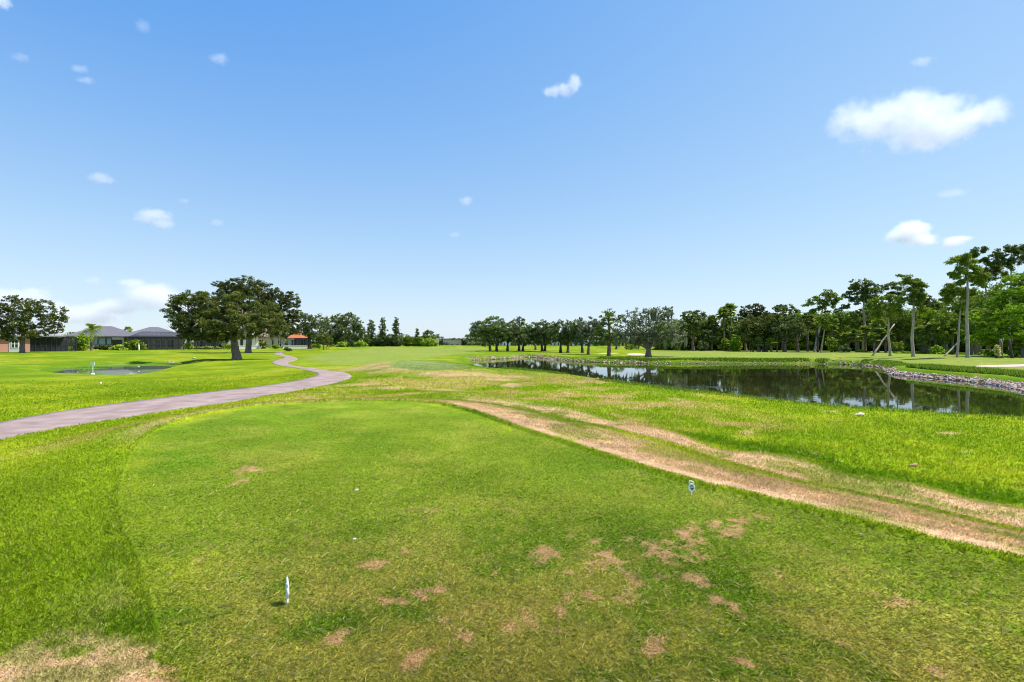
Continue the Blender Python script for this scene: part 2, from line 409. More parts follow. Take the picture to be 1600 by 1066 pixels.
def leaf_mat(name, trans=.35, rough=.6, spec=.10, vary=.25):
    m, n, l, b = new_mat(name)
    ca = N(n, 'ShaderNodeVertexColor'); ca.layer_name = 'Col'
    oi = N(n, 'ShaderNodeObjectInfo'); hs = N(n, 'ShaderNodeHueSaturation')
    mr = N(n, 'ShaderNodeMapRange'); mr.inputs['To Min'].default_value = 1-vary; mr.inputs['To Max'].default_value = 1+vary
    l.new(oi.outputs['Random'], mr.inputs[0]); l.new(mr.outputs[0], hs.inputs['Value']); l.new(ca.outputs[0], hs.inputs['Color'])
    l.new(hs.outputs[0], b.inputs['Base Color'])
    b.inputs['Roughness'].default_value = rough; b.inputs['Specular IOR Level'].default_value = spec
    tr = N(n, 'ShaderNodeBsdfTranslucent'); mx = N(n, 'ShaderNodeMixShader'); mx.inputs[0].default_value = trans
    l.new(hs.outputs[0], tr.inputs[0]); l.new(b.outputs[0], mx.inputs[1]); l.new(tr.outputs[0], mx.inputs[2])
    l.new(mx.outputs[0], n['Material Output'].inputs['Surface'])
    return m
M_LEAF = leaf_mat('foliage', .30); M_NEEDLE = leaf_mat('needles', .30, vary=.12); M_MOSS = leaf_mat('moss', .3, rough=.9, spec=.05, vary=.1)
M_BLADE = leaf_mat('turf_blades', .48, rough=.8, spec=.03, vary=0)
M_BARK = noisy('bark_grey', (.12, .09, .068), (.27, .21, .165), 6, .95, .6, stretch=(1, 1, .25), spec=.1)
M_PBARK = noisy('bark_pine', (.30, .235, .18), (.50, .41, .33), 5, .95, .5, stretch=(1, 1, .3), spec=.1)
M_DBARK = noisy('bark_dark', (.045, .038, .03), (.11, .09, .075), 6, .95, .5, stretch=(1, 1, .25), spec=.1)
M_ROCK = [noisy('rock_%s' % k, a, b, 3.5, .9, .7, spec=.2) for k, a, b in (('pink', (.34, .20, .15), (.68, .48, .39)), ('grey', (.26, .22, .19), (.56, .49, .43)), ('pale', (.48, .38, .28), (.80, .70, .57)), ('dark', (.13, .08, .06), (.34, .22, .17)))]

def ground_material():
    m, n, l, b = new_mat('turf_ground')
    ca = N(n, 'ShaderNodeVertexColor'); ca.layer_name = 'Col'
    tc = N(n, 'ShaderNodeTexCoord')
    n1 = N(n, 'ShaderNodeTexNoise'); n1.inputs['Scale'].default_value = 9; n1.inputs['Detail'].default_value = 6; n1.inputs['Roughness'].default_value = .7
    n2 = N(n, 'ShaderNodeTexNoise'); n2.inputs['Scale'].default_value = 1.3; n2.inputs['Detail'].default_value = 7; n2.inputs['Roughness'].default_value = .72
    l.new(tc.outputs['Object'], n1.inputs['Vector']); l.new(tc.outputs['Object'], n2.inputs['Vector'])
    mr = N(n, 'ShaderNodeMapRange'); mr.inputs['From Min'].default_value = .3; mr.inputs['From Max'].default_value = .7; mr.inputs['To Min'].default_value = .70; mr.inputs['To Max'].default_value = 1.25
    mr2 = N(n, 'ShaderNodeMapRange'); mr2.inputs['From Min'].default_value = .3; mr2.inputs['From Max'].default_value = .7; mr2.inputs['To Min'].default_value = .78; mr2.inputs['To Max'].default_value = 1.2
    l.new(n1.outputs['Fac'], mr.inputs[0]); l.new(n2.outputs['Fac'], mr2.inputs[0])
    mu = N(n, 'ShaderNodeMath', operation='MULTIPLY'); l.new(mr.outputs[0], mu.inputs[0]); l.new(mr2.outputs[0], mu.inputs[1])
    mx = N(n, 'ShaderNodeVectorMath', operation='SCALE'); l.new(ca.outputs[0], mx.inputs[0]); l.new(mu.outputs[0], mx.inputs['Scale'])
    l.new(mx.outputs[0], b.inputs['Base Color'])
    b.inputs['Roughness'].default_value = .95; b.inputs['Specular IOR Level'].default_value = .05
    bp = N(n, 'ShaderNodeBump'); bp.inputs['Strength'].default_value = .8; bp.inputs['Distance'].default_value = .06
    l.new(n1.outputs['Fac'], bp.inputs['Height']); l.new(bp.outputs[0], b.inputs['Normal'])
    return m
M_GROUND = ground_material()

def water_material(name, base, algae=False):
    m, n, l, b = new_mat(name)
    tc = N(n, 'ShaderNodeTexCoord'); mp = N(n, 'ShaderNodeMapping'); mp.inputs['Scale'].default_value = (1.0, 1.0, 1)
    l.new(tc.outputs['Object'], mp.inputs[0])
    a = N(n, 'ShaderNodeTexNoise'); a.inputs['Scale'].default_value = 2.2; a.inputs['Detail'].default_value = 3
    l.new(mp.outputs[0], a.inputs['Vector'])
    big = N(n, 'ShaderNodeTexNoise'); big.inputs['Scale'].default_value = .09; big.inputs['Detail'].default_value = 3
    l.new(mp.outputs[0], big.inputs['Vector'])
    mr = N(n, 'ShaderNodeMapRange'); mr.inputs['From Min'].default_value = .45; mr.inputs['From Max'].default_value = .65; mr.inputs['To Min'].default_value = .012; mr.inputs['To Max'].default_value = .05
    l.new(big.outputs['Fac'], mr.inputs[0])
    bp = N(n, 'ShaderNodeBump'); bp.inputs['Distance'].default_value = .05
    l.new(mr.outputs[0], bp.inputs['Strength']); l.new(a.outputs['Fac'], bp.inputs['Height']); l.new(bp.outputs[0], b.inputs['Normal'])
    if not algae:
        tot = mr.outputs[0]
        for (cx_, cy_, rx_, ry_) in ((17.8, 40.7, 8.5, 1.3), (10.0, 30.2, 4.5, 1.5), (20.5, 33.5, 3, 1.0)):
            sb = N(n, 'ShaderNodeVectorMath', operation='SUBTRACT'); sb.inputs[1].default_value = (cx_, cy_, WZ); l.new(tc.outputs['Object'], sb.inputs[0])
            dv = N(n, 'ShaderNodeVectorMath', operation='DIVIDE'); dv.inputs[1].default_value = (rx_, ry_, 1); l.new(sb.outputs[0], dv.inputs[0])
            ln = N(n, 'ShaderNodeVectorMath', operation='LENGTH'); l.new(dv.outputs[0], ln.inputs[0])
            q = N(n, 'ShaderNodeMapRange'); q.inputs['From Min'].default_value = 1.1; q.inputs['From Max'].default_value = .2; q.inputs['To Max'].default_value = .22; l.new(ln.outputs['Value'], q.inputs[0])
            ad = N(n, 'ShaderNodeMath', operation='ADD'); l.new(tot, ad.inputs[0]); l.new(q.outputs[0], ad.inputs[1]); tot = ad.outputs[0]
        l.new(tot, bp.inputs['Strength'])
    b.inputs['Base Color'].default_value = (*base, 1); b.inputs['Roughness'].default_value = .02; b.inputs['IOR'].default_value = 1.33
    b.inputs['Specular IOR Level'].default_value = .5
    if algae:
        no = N(n, 'ShaderNodeTexNoise'); no.inputs['Scale'].default_value = .16; no.inputs['Detail'].default_value = 5
        mp2 = N(n, 'ShaderNodeMapping'); mp2.inputs['Location'].default_value = (1.5, 3.2, 0); l.new(tc.outputs['Object'], mp2.inputs[0]); l.new(mp2.outputs[0], no.inputs['Vector'])
        cr = N(n, 'ShaderNodeValToRGB'); cr.color_ramp.elements[0].position = .46; cr.color_ramp.elements[1].position = .54
        l.new(no.outputs['Fac'], cr.inputs[0])
        d = N(n, 'ShaderNodeBsdfDiffuse'); d.inputs[0].default_value = (.09, .18, .015, 1)
        mx = N(n, 'ShaderNodeMixShader'); l.new(cr.outputs[0], mx.inputs[0]); l.new(b.outputs[0], mx.inputs[1]); l.new(d.outputs[0], mx.inputs[2])
        l.new(mx.outputs[0], n['Material Output'].inputs['Surface'])
    return m

# ------------------------------------------------------------------ ground, water, path, sand
def build_ground():
    fine = np.arange(-54, 54.001, .125)
    coarse = np.concatenate([np.arange(-180, -54, 3.0), fine, np.arange(57, 180, 3.0)])
    th = np.radians(coarse)
    rr = np.concatenate([[0.15, .5, .9, 1.3], np.exp(np.linspace(math.log(1.7), math.log(120), 520)), np.exp(np.linspace(math.log(130), math.log(5000), 30))])
    T, RR = np.meshgrid(th, rr)
    x = (RR*np.sin(T)).ravel(); y = (RR*np.cos(T)).ravel()
    z = ground(x, y); c = turf(x, y)[0]*(.98-.24*sstep(18, 40, np.hypot(x, y)))[:, None]; fr = sstep(180, 420, np.hypot(x, y))[:, None]; c = c*(1-fr)+np.array((.13, .125, .10))*fr  # darker past the blades: their self-shade is put into the colour
    na = len(th); nr = len(rr)
    i, j = np.meshgrid(np.arange(nr-1), np.arange(na), indexing='ij')
    j2 = (j+1) % na
    Fq = np.stack([i*na+j, i*na+j2, (i+1)*na+j2, (i+1)*na+j], -1).reshape(-1, 4)[:, ::-1]
    V = np.stack([x, y, z], 1)
    V = np.vstack([V, [[0, 0, 0]]]); c = np.vstack([c, c[:1]])
    k = np.arange(na); fan = np.stack([k, (k+1) % na, np.full(na, len(V)-1)], 1)
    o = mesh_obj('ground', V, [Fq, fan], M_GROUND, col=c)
    tag(o, kind='structure')
build_ground()

def sheet(name, poly, z, mat):
    m = MB(); V = [(p[0], p[1], z) for p in poly]
    m.add(V, [tuple(range(len(V)))])
    return tag(m.build(name, mat), kind='structure')
def grow(poly, d):
    P = np.array(poly); c = P.mean(0)
    Q = []
    n = len(P)
    area = sum(P[i][0]*P[(i+1) % n][1]-P[(i+1) % n][0]*P[i][1] for i in range(n))
    sg = 1 if area > 0 else -1
    for i in range(n):
        e = P[(i+1) % n]-P[i-1]; e = e/np.linalg.norm(e)
        Q.append((P[i][0]+sg*e[1]*d, P[i][1]-sg*e[0]*d))
    return Q if sg > 0 else Q[::-1]
pond_poly = grow(POND, .35)
sheet('pond', pond_poly, WZ, water_material('pond_water', (.018, .020, .006)))
sheet('small_pond', grow(SPOND, .6), SWZ, water_material('small_pond_water', (.14, .17, .12), True))  # milky base colour stands in for the pale reflection

M_PATH = noisy('path_asphalt', (.23, .168, .150), (.36, .27, .245), 1.6, .9, .4, bscale=60, spec=.15, detail=9)
def build_path():
    up = [(-60,676),(0,660),(100,642),(200,628),(300,616),(400,605),(450,597.5),(478,592),(492,588),(497,585),(490,581),(470,576.5),(448,573),(430,570),(424,567),(425,564.5),(436,561.5),(446,559),(440,556.5),(426,553.5),(428,551.5),(440,549.5)]
    lo = [(-60,710),(0,686),(100,668),(200,652),(300,636.5),(400,622),(450,613.5),(500,604),(532,597),(550,591),(549,586),(530,581),(505,577.5),(480,574.5),(455,571),(448,568),(452,566),(464,563),(466,560),(450,556),(438,553),(443,550.2)]
    a = [hit(*p) for p in up]; b = [hit(*p) for p in lo]
    rows = []
    a = chaikin(a, 3, False); b = chaikin(b, 3, False)
    V = []; W = 8
    for p, q in zip(a, b):
        for k in range(W+1):
            t = k/W; x = p[0]*(1-t)+q[0]*t; y = p[1]*(1-t)+q[1]*t
            V.append((x, y))
    V = np.array(V); z = ground(V[:, 0], V[:, 1])+.012
    V = np.column_stack([V, z]); n = len(a)
    E = []
    for i in range(n-1):
        for k in range(W):
            E.append((i*(W+1)+k, i*(W+1)+k+1, (i+1)*(W+1)+k+1, (i+1)*(W+1)+k))
    # turned-down edges so the slab has thickness
    V2 = V.tolist(); F2 = E
    for col_ in (0, W):
        base = len(V2)
        for i in range(n):
            v = V[i*(W+1)+col_]; V2.append((v[0], v[1], v[2]-.08))
        for i in range(n-1):
            q = (i*(W+1)+col_, (i+1)*(W+1)+col_, base+i+1, base+i)
            F2.append(q if col_ == 0 else q[::-1])
    o = mesh_obj('cart_path', np.array(V2), F2, M_PATH); tag(o, kind='structure')
    return a, b
PATH_A, PATH_B = build_path()
PATH_POLY = [(p[0], p[1]) for p in PATH_A]+[(p[0], p[1]) for p in PATH_B[::-1]]

M_SAND = noisy('sand', (.40, .34, .26), (.53, .46, .37), 2, .95, .2, spec=.05)
def bunker(name, pts):
    P = chaikin([hit(*p)[:2] for p in pts], 2); n = len(P)
    c = np.mean(np.array(P), 0); V = []; Fs = []
    K = 6
    for k in range(K+1):
        t = 1-k/K*.98
        for p in P: V.append((c[0]+(p[0]-c[0])*t, c[1]+(p[1]-c[1])*t))
    V = np.array(V); z = ground(V[:, 0], V[:, 1])+.03
    for k in range(K):
        for i in range(n): Fs.append((k*n+i, k*n+(i+1) % n, (k+1)*n+(i+1) % n, (k+1)*n+i))
    Fs.append(tuple(K*n+i for i in range(n)))
    tag(mesh_obj(name, np.column_stack([V, z]), Fs, M_SAND), kind='structure')
bunker('sand_bunker', [(976,552.8),(1004,552),(1012,555.6),(986,556.2)])
bunker('sand_bunker', [(1512,574),(1560,570.5),(1640,568),(1640,573),(1600,573.5),(1560,574.5)])
bunker('sand_bunker', [(930,552.6),(962,552.6),(970,553.6),(940,553.8)])

# ------------------------------------------------------------------ turf blades (uncountable)
def blades(name, seed, n, r0, r1, pw, hgt, wid, sel, tilt, mixdry=0.1):
    g = rng_(seed)
    u = g.random(n); e = 2-pw
    r = (r0**e+(r1**e-r0**e)*u)**(1/e)
    th = np.radians(g.uniform(-53, 53, n))
    x = r*np.sin(th); y = r*np.cos(th)
    c, mown, lush_shade, dry, dt, dp = turf(x, y)
    keep = sel(x, y, mown, dt, dp) & (dp > .1) & (g.random(n) > sstep(r1*.55, r1, r))
    dpath = np.full(n, 9.); mm = (x < -4) & keep
    dpath[mm] = sdist(PATH_POLY, x[mm], y[mm]); keep &= dpath > g.uniform(-.10, .05, n)
    x, y, r, c, mown, lush_shade, dry, dt = [a[keep] for a in (x, y, r, c, mown, lush_shade, dry, dt)]; n = len(x)
    z = ground(x, y)
    h = hgt*g.uniform(.6, 1.35, n)*(1+.8*lush_shade)*(1-.5*dry)*(1-.45*(x < 0)*(dt > 0)*(1-sstep(9, 13, y)))*(1-.6*(x > 0)*(dt > 0)*(dt < .35))
    wd = np.maximum(wid, r*.00085)*g.uniform(.7, 1.3, n)
    az = g.uniform(0, 2*np.pi, n); tl = g.uniform(tilt[0], tilt[1], n)*np.where(dry > .5, 1.15, 1)
    tl = np.minimum(tl, 1.52)
    dx = np.sin(tl)*np.cos(az); dy = np.sin(tl)*np.sin(az); dz = np.cos(tl)
    wa = az+np.pi/2+g.normal(0, .5, n)
    wx = np.cos(wa)*wd/2; wy = np.sin(wa)*wd/2
    h2 = h
    V = np.empty((n, 4, 3), np.float32)
    V[:, 0] = np.stack([x-wx, y-wy, z-.004], 1)
    V[:, 1] = np.stack([x+wx, y+wy, z-.004], 1)
    mx = x+dx*h2*.5; my = y+dy*h2*.5; mz = z+(dz*.5+.12)*h2
    V[:, 2] = np.stack([mx+wx*.8, my+wy*.8, mz], 1)
    V[:, 3] = np.stack([x+dx*h2, y+dy*h2, z+dz*h2*.8+.05*h2], 1)
    k = np.arange(n)*4
    Fq = np.stack([k, k+1, k+2, k+3], 1)
    val = g.uniform(.60, 1.45, n)[:, None]
    cc = c*val
    # single straw-coloured blades among the green
    st = g.random(n) < (mixdry+.30*dry)*(1-.0*lush_shade)
    straw = np.array((.56, .46, .17))*g.uniform(.6, 1.2, n)[:, None]
    cc = np.where(st[:, None], straw*.8+cc*.2, cc)
    hue = g.normal(0, .10, n)[:, None]
    cc = cc*np.concatenate([1+hue, 1+hue*.2, 1-hue*.5], 1)
    cc = np.clip(np.repeat(cc, 4, 0), 0, 1)
    cc = cc.reshape(n, 4, 3); cc = cc.reshape(-1, 3)
    return tag(mesh_obj(name, V.reshape(-1, 3), Fq, M_BLADE, col=cc, smooth=True), None, 'grass', kind='stuff')
o = blades('tee_grass', 1, 820000, 1.9, 16, 2.45, .023, .0015, lambda x, y, m, dt, dp: dt < .05, (.85, 1.5), .13)
tag(o, 'short mown green turf of the tee with scattered brown worn patches', 'grass')
o = blades('rough_grass', 2, 900000, 2.2, 46, 2.1, .060, .0030, lambda x, y, m, dt, dp: (dt > .02), (.2, 1.15), .05)
tag(o, 'longer bright green grass and dry straw surrounding the mown tee', 'grass')
o = blades('grass_clippings', 3, 16000, 1.9, 9, 2.2, .055, .0030, lambda x, y, m, dt, dp: dt < 3, (1.1, 1.5), .65)
tag(o, 'pale dry strands lying loose over the near turf', 'clippings')

# ------------------------------------------------------------------ vegetation
def rand_dirs(g, n):
    v = g.normal(size=(n, 3)); return v/np.linalg.norm(v, axis=1)[:, None]

def leaf_quads(C, D, L, Wd, g, cols, droop=None):
    """rhombic leaves at centres C, outward directions D, lengths L, widths Wd"""
    n = len(C)
    nrm = D*.7+rand_dirs(g, n); nrm /= np.linalg.norm(nrm, axis=1)[:, None]
    u = np.cross(nrm, rand_dirs(g, n)); u /= np.linalg.norm(u, axis=1)[:, None]+1e-9
    v = np.cross(nrm, u)
    L = np.asarray(L)[:, None]*.5; Wd = np.asarray(Wd)[:, None]*.5
    V = np.stack([C-u*L, C-v*Wd+u*L*.2, C+u*L, C+v*Wd+u*L*.1], 1).reshape(-1, 3)
    k = np.arange(n)*4
    return V, np.stack([k, k+1, k+2, k+3], 1), np.repeat(cols, 4, 0)

PAL = {  # foliage albedos
 'oak': ((.042, .056, .011), (.096, .108, .020)),
 'oaklight': ((.085, .125, .040), (.15, .19, .06)),
 'mossy': ((.085, .105, .055), (.135, .155, .080)),
 'far': ((.058, .086, .026), (.115, .150, .040)),
 'pine': ((.065, .105, .010), (.180, .235, .022)),
 'pinedark': ((.056, .086, .015), (.125, .165, .026)),
 'bright': ((.075, .15, .006), (.24, .35, .014)),
 'palm': ((.12, .20, .025), (.28, .34, .05)),
 'lime': ((.16, .25, .02), (.27, .35, .04)),
 'bush': ((.072, .118, .012), (.200, .255, .024)),
 'dead': ((.15, .10, .045), (.30, .21, .10)),
 'olive': ((.10, .13, .03), (.17, .19, .05)),
 'yellow': ((.26, .26, .08), (.42, .40, .15)),
 'red': ((.25, .06, .04), (.40, .12, .07)),
}
PALK = 1.5
def clump_cloud(g, lobes, leaf, cover, pal, flat=1.0, shell=.45, csz=.26, pxm=.13, weep=0, cmin=.35):
    """lobes: list of (centre xyz, radii xyz) in metres. Each lobe is filled with leaf clumps, gaps left between them"""
    VV = []; FF = []; CC = []; off = 0
    a = np.array(PAL[pal][0])*PALK; b = np.array(PAL[pal][1])*PALK
    for (c, r) in lobes:
        c = np.array(c, float); r = np.array(r, float)
        cr = max(cmin, csz*float(np.mean(r)))
        nc = max(5, int(3.0*(r[0]*r[2]+r[0]*r[1]+r[1]*r[2])/3/(cr*cr)*.9))
        d = rand_dirs(g, nc); rad = (shell+(1-shell)*g.random(nc)**.6)
        cen = c+d*rad[:, None]*r
        lum = g.random(nc)*.75+.25*g.random(); nleaf = np.maximum(8, (cover*math.pi*cr*cr/(leaf*leaf*.35)/2.2*g.uniform(.6, 1.3, nc))).astype(int)
        crr = cr*g.uniform(.6, 1.35, nc)
        idx = np.repeat(np.arange(nc), nleaf); m = len(idx)
        dd = rand_dirs(g, m); rr = g.random(m)**.45
        off_ = dd*(rr*crr[idx])[:, None]; off_[:, 2] *= .62*flat
        P = cen[idx]+off_
        if weep: P[:, 2] -= weep*g.random(m)**2*(d[idx, 2] < .2)
        t = np.clip(lum[idx]+g.normal(0, .16, m), 0, 1)[:, None]
        col = a*(1-t)+b*t
        col = col*np.exp(g.normal(-.02, .24, (m, 1)))*(1+g.normal(0, .05, (m, 3)))
        L = leaf*g.uniform(.7, 1.4, m)
        V, Fq, Cq = leaf_quads(P, dd*.6+d[idx]*.6+np.array((0, 0, .35)), L, L*.62, g, col)
        VV.append(V); FF.append(Fq+off); CC.append(Cq); off += len(V)
    return np.vstack(VV), np.vstack(FF), np.clip(np.vstack(CC), 0, 1)

def wobble_path(g, p0, p1, n=6, amp=.06, sag=0):
    p0 = np.array(p0, float); p1 = np.array(p1, float); L = np.linalg.norm(p1-p0); out_ = []
    for i in range(n+1):
        t = i/n; p = p0*(1-t)+p1*t
        if 0 < i < n: p = p+g.normal(0, amp*L*.35, 3)
        p[2] += sag*math.sin(math.pi*t)*L
        out_.append(p)
    return out_

def px_lobe(Y, x, y, rx, ry, depth=None, dy=0):
    """an ellipsoid of foliage as seen at distance Y"""
    Y = Y+dy; k = Y/F
    return ((x-800)*k, Y, CAMZ+(533-y)*k), (rx*k, (depth or rx)*k, ry*k)

def dome(g, x0, x1, yt, yb, n=None):
    w_ = x1-x0; h_ = yb-yt; n = n or int(7+w_/14)
    L = []
    for i in range(n):
        t = (i+.5)/n; a = math.pi*(1-t)
        ex = math.cos(a)*.72+g.normal(0, .06); ez = abs(math.sin(a))*.62+g.normal(0, .05)
        s = g.uniform(.8, 1.2)
        L.append(((x0+x1)/2+ex*w_/2, yb-h_*.34-ez*h_*.62, w_*.20*s, h_*.24*s, g.uniform(-.5, .5)*w_*.5))
    for i in range(max(3, n//2)):
        L.append(((x0+x1)/2+g.uniform(-.33, .33)*w_, yb-h_*g.uniform(.25, .6), w_*.24, h_*.24, g.uniform(-.5, .5)*w_*.6))
    return L

def pads(g, x0, x1, yt, yb, n=9):
    """flat needle pads of an old pine, in px"""
    w_ = x1-x0; h_ = yb-yt; L = []
    for i in range(n):
        t = i/(n-1)
        sx = (1 if i % 2 else -1)*g.uniform(.05, .75)*(1-.35*(t-.35)**2)
        if i == 0: sx = g.uniform(-.2, .2)
        L.append(((x0+x1)/2+sx*w_/2*.8, yt+h_*(.10+.80*t), w_*g.uniform(.15, .27), h_*g.uniform(.07, .12), g.uniform(-1, 1)*w_*.35))
    return L

_seed = [100]
def tree(name, label, cat, px, Y=None, py=None, lobes=None, pal='oak', trunk=.35, bark=None, lean=0, group=None, leaf=None, cover=2.4, moss=0, csz=.26,
         flat=1.0, fork=.45, mat=None, shell=.45, weep=0, limbs=None, limbr=.45, trunkto=None, cmin=.35, stems=None, gap=0, grow=1.0):
    lobes = [(q[0], q[1], q[2]*grow, q[3]*grow)+tuple(q[4:]) for q in lobes]
    _seed[0] += 1; g = rng_(_seed[0])
    if Y is None: X, Y, Z = hit(px, py)
    else: X, Y, Z = at(px, Y)
    k = Y/F
    leaf = leaf or max(.16, .0031*Y)
    t = thing(name, label, cat, (X, Y, Z), group=group)
    L = []
    for q in lobes:
        d = q[4]*k if len(q) > 4 else g.uniform(-.3, .3)*q[2]*k
        c = ((q[0]-800)*k-X, d, CAMZ+(533-q[1])*k-Z); r = (q[2]*k, q[2]*k*.95, q[3]*k)
        L.append((c, r))
    V, Fq, Cc = clump_cloud(g, L, leaf, cover, pal, flat, shell, csz, weep=weep, cmin=cmin)
    m = V[:, 2] > .05
    V[:, 2] = np.maximum(V[:, 2], .03)
    mesh_obj('crown', V, Fq, mat or M_LEAF, t, Cc)
    if trunk:
        cz = np.array([l[0][2] for l in L]); top = float(max(cz)); lowest = float(min(l[0][2]-l[1][2]*.5 for l in L))
        mx = float(np.mean([l[0][0] for l in L]))
        fz = max(.6, min(top*fork, lowest+.3*(top-lowest)))
        mb = MB()
        if trunkto is not None:
            tx, tz = (trunkto[0]-800)*k-X, CAMZ+(533-trunkto[1])*k-Z
        else: tx, tz = mx*.12+lean, fz
        P = [(0, 0, -.15), (0, 0, .12)]+[tuple(p) for p in wobble_path(g, (0, 0, .35), (tx, 0, tz), 5, .05 if trunkto is None else .02)]
        rad = [trunk*1.45, trunk*1.18]+[trunk*(1-(.32 if trunkto is None else .62)*i/5) for i in range(6)]
        mb.tube(P, rad, 10)
        tip = P[-1]
        order = sorted(range(len(L)), key=lambda i: -L[i][1][0])[:(limbs or 9)]
        for i in order:
            c, r = L[i]
            st_ = tip if trunkto is None else None
            if trunkto is not None:
                f = min(max((c[2]-.6*math.hypot(c[0], c[1])*.5)/tz, .35), .98); st_ = (tx*f, 0, tz*f)
            e = (c[0], c[1], c[2]-r[2]*.1)
            pp = wobble_path(g, st_, e, 5, .10, .06)
            r0 = trunk*limbr*g.uniform(.7, 1.1)
            mb.tube(pp, [r0*(1-.8*j/5) for j in range(6)], 6)
            for s in range(3):
                d_ = rand_dirs(g, 1)[0]; e2 = np.array(e)+d_*np.array(r)*.8
                mb.tube(wobble_path(g, pp[3+s % 2], e2, 3, .12), [r0*.32, r0*.22, r0*.15, r0*.06], 5)
        mb.build('trunk', bark or M_BARK, t, smooth=True)
    if moss:
        n = int(moss); VV = []; CC = []
        for _ in range(n):
            c, r = L[g.integers(len(L))]
            a = g.uniform(0, 2*math.pi); q = g.random()**.5
            x = c[0]+math.cos(a)*r[0]*q; y = c[1]+math.sin(a)*r[1]*q; z = c[2]-r[2]*math.sqrt(max(0, 1-q*q))*g.uniform(.3, 1)
            ln = g.uniform(.5, 1.7); wd = g.uniform(.08, .2); aa = g.uniform(0, math.pi)
            dx, dy = math.cos(aa)*wd, math.sin(aa)*wd
            if z-ln < .8: continue
            j = g.normal(0, .08, 2)
            VV += [(x-dx, y-dy, z), (x+dx, y+dy, z), (x+dx*.8+j[0], y+dy*.8, z-ln*.6), (x-dx*.7, y-dy*.7+j[1], z-ln*.5), (x+j[0], y+j[1], z-ln)]
            cc = np.array((.20, .215, .12))*g.uniform(.6, 1.15); CC += [cc]*5
        nn = len(VV)//5; kk = np.arange(nn)*5
        tag(mesh_obj('spanish_moss', np.array(VV), [np.stack([kk, kk+1, kk+2, kk+3], 1), np.stack([kk+3, kk+2, kk+4], 1)], M_MOSS, t, np.array(CC)), kind='stuff')
    return t

def palm(name, label, px, Y=None, py=None, top=None, rad=None, pal='palm', fan=True, topx=None, group=None, trunk=.17, dead=.3, nf=30, hang=1.0, cat='palm tree'):
    """trunk with a crown of fronds; top = px height of the crown's heart, rad = frond length in px"""
    _seed[0] += 1; g = rng_(_seed[0])
    if Y is None: X, Y, Z = hit(px, py)
    else: X, Y, Z = at(px, Y)
    k = Y/F; t = thing(name, label, cat, (X, Y, Z), group=group)
    hz = CAMZ+(533-top)*k-Z; hx = ((topx or px)-800)*k-X; Rr = rad*k
    mb = MB(); pp = [(0, 0, -.1)]+[tuple(p) for p in wobble_path(g, (0, 0, .1), (hx, 0, hz), 6, .02)]
    mb.tube(pp, [trunk*1.35]+[trunk*(1.1-.2*i/6) for i in range(7)], 9); mb.build('trunk', M_BARK, t, smooth=True)
    def fronds(n, el0, el1, palette, nm, lenf):
        a_, b_ = np.array(PAL[palette][0]), np.array(PAL[palette][1]); VV = []; FF = []; CC = []
        for i in range(n):
            az = g.uniform(0, 2*math.pi); el = g.uniform(el0, el1); L = Rr*lenf*g.uniform(.8, 1.1)
            cc = a_+(b_-a_)*g.random()
            d = np.array((math.cos(az)*math.cos(el), math.sin(az)*math.cos(el), math.sin(el)))
            sd_ = np.array((-math.sin(az), math.cos(az), 0)); up = np.cross(d, sd_)
            h0 = np.array((hx, 0, hz))
            if fan:                      # palmate: petiole, then a fan of segments
                c = h0+d*L*.5+np.array((0, 0, -.05*L)); ns = 11
                b0 = len(VV); VV += [h0+sd_*.02, h0-sd_*.02, c-sd_*.02, c+sd_*.02]; FF.append((b0, b0+1, b0+2, b0+3)); CC += [cc]*4
                for s in range(ns):
                    ph = (s/(ns-1)-.5)*3.6
                    e = d*math.cos(ph)+sd_*math.sin(ph); e = e*L*.52*(1-.12*abs(ph)); e[2] -= L*.16*hang*(1+.4*g.random())
                    q = np.cross(e/np.linalg.norm(e), up); q = q/(np.linalg.norm(q)+1e-6)*L*.08
                    b0 = len(VV); VV += [c, c+e*.55+q, c+e, c+e*.55-q]; FF.append((b0, b0+1, b0+2, b0+3)); c2 = cc*g.uniform(.75, 1.25); CC += [c2]*4
            else:                        # pinnate: arching rachis with leaflets
                prev = h0; ns = 12
                for s in range(1, ns+1):
                    tt = s/ns; p = h0+d*L*tt+np.array((0, 0, -L*.62*tt*tt*hang))
                    ax = (p-prev)/np.linalg.norm(p-prev)
                    for sg in (-1, 1):
                        lf = L*.26*math.sin(math.pi*(.12+.83*tt))
                        e = sd_*sg*lf*.75+ax*lf*.6+np.array((0, 0, -lf*.35*g.uniform(.5, 1.4)))
                        q = ax*L*.035
                        b0 = len(VV); VV += [prev-q, prev+q, prev+e+q*.2, prev+e-q*.2]; FF.append((b0, b0+1, b0+2, b0+3)); c2 = cc*g.uniform(.75, 1.25); CC += [c2]*4
                    prev = p
        mesh_obj(nm, np.array(VV), np.array(FF), M_NEEDLE, t, np.clip(np.array(CC), 0, 1))
    fronds(nf, -.55, 1.4, pal, 'fronds', 1.0)
    if dead: fronds(max(4, int(nf*dead*.45)), -1.45, -.9, 'dead', 'dead_fronds', .62)
    return t

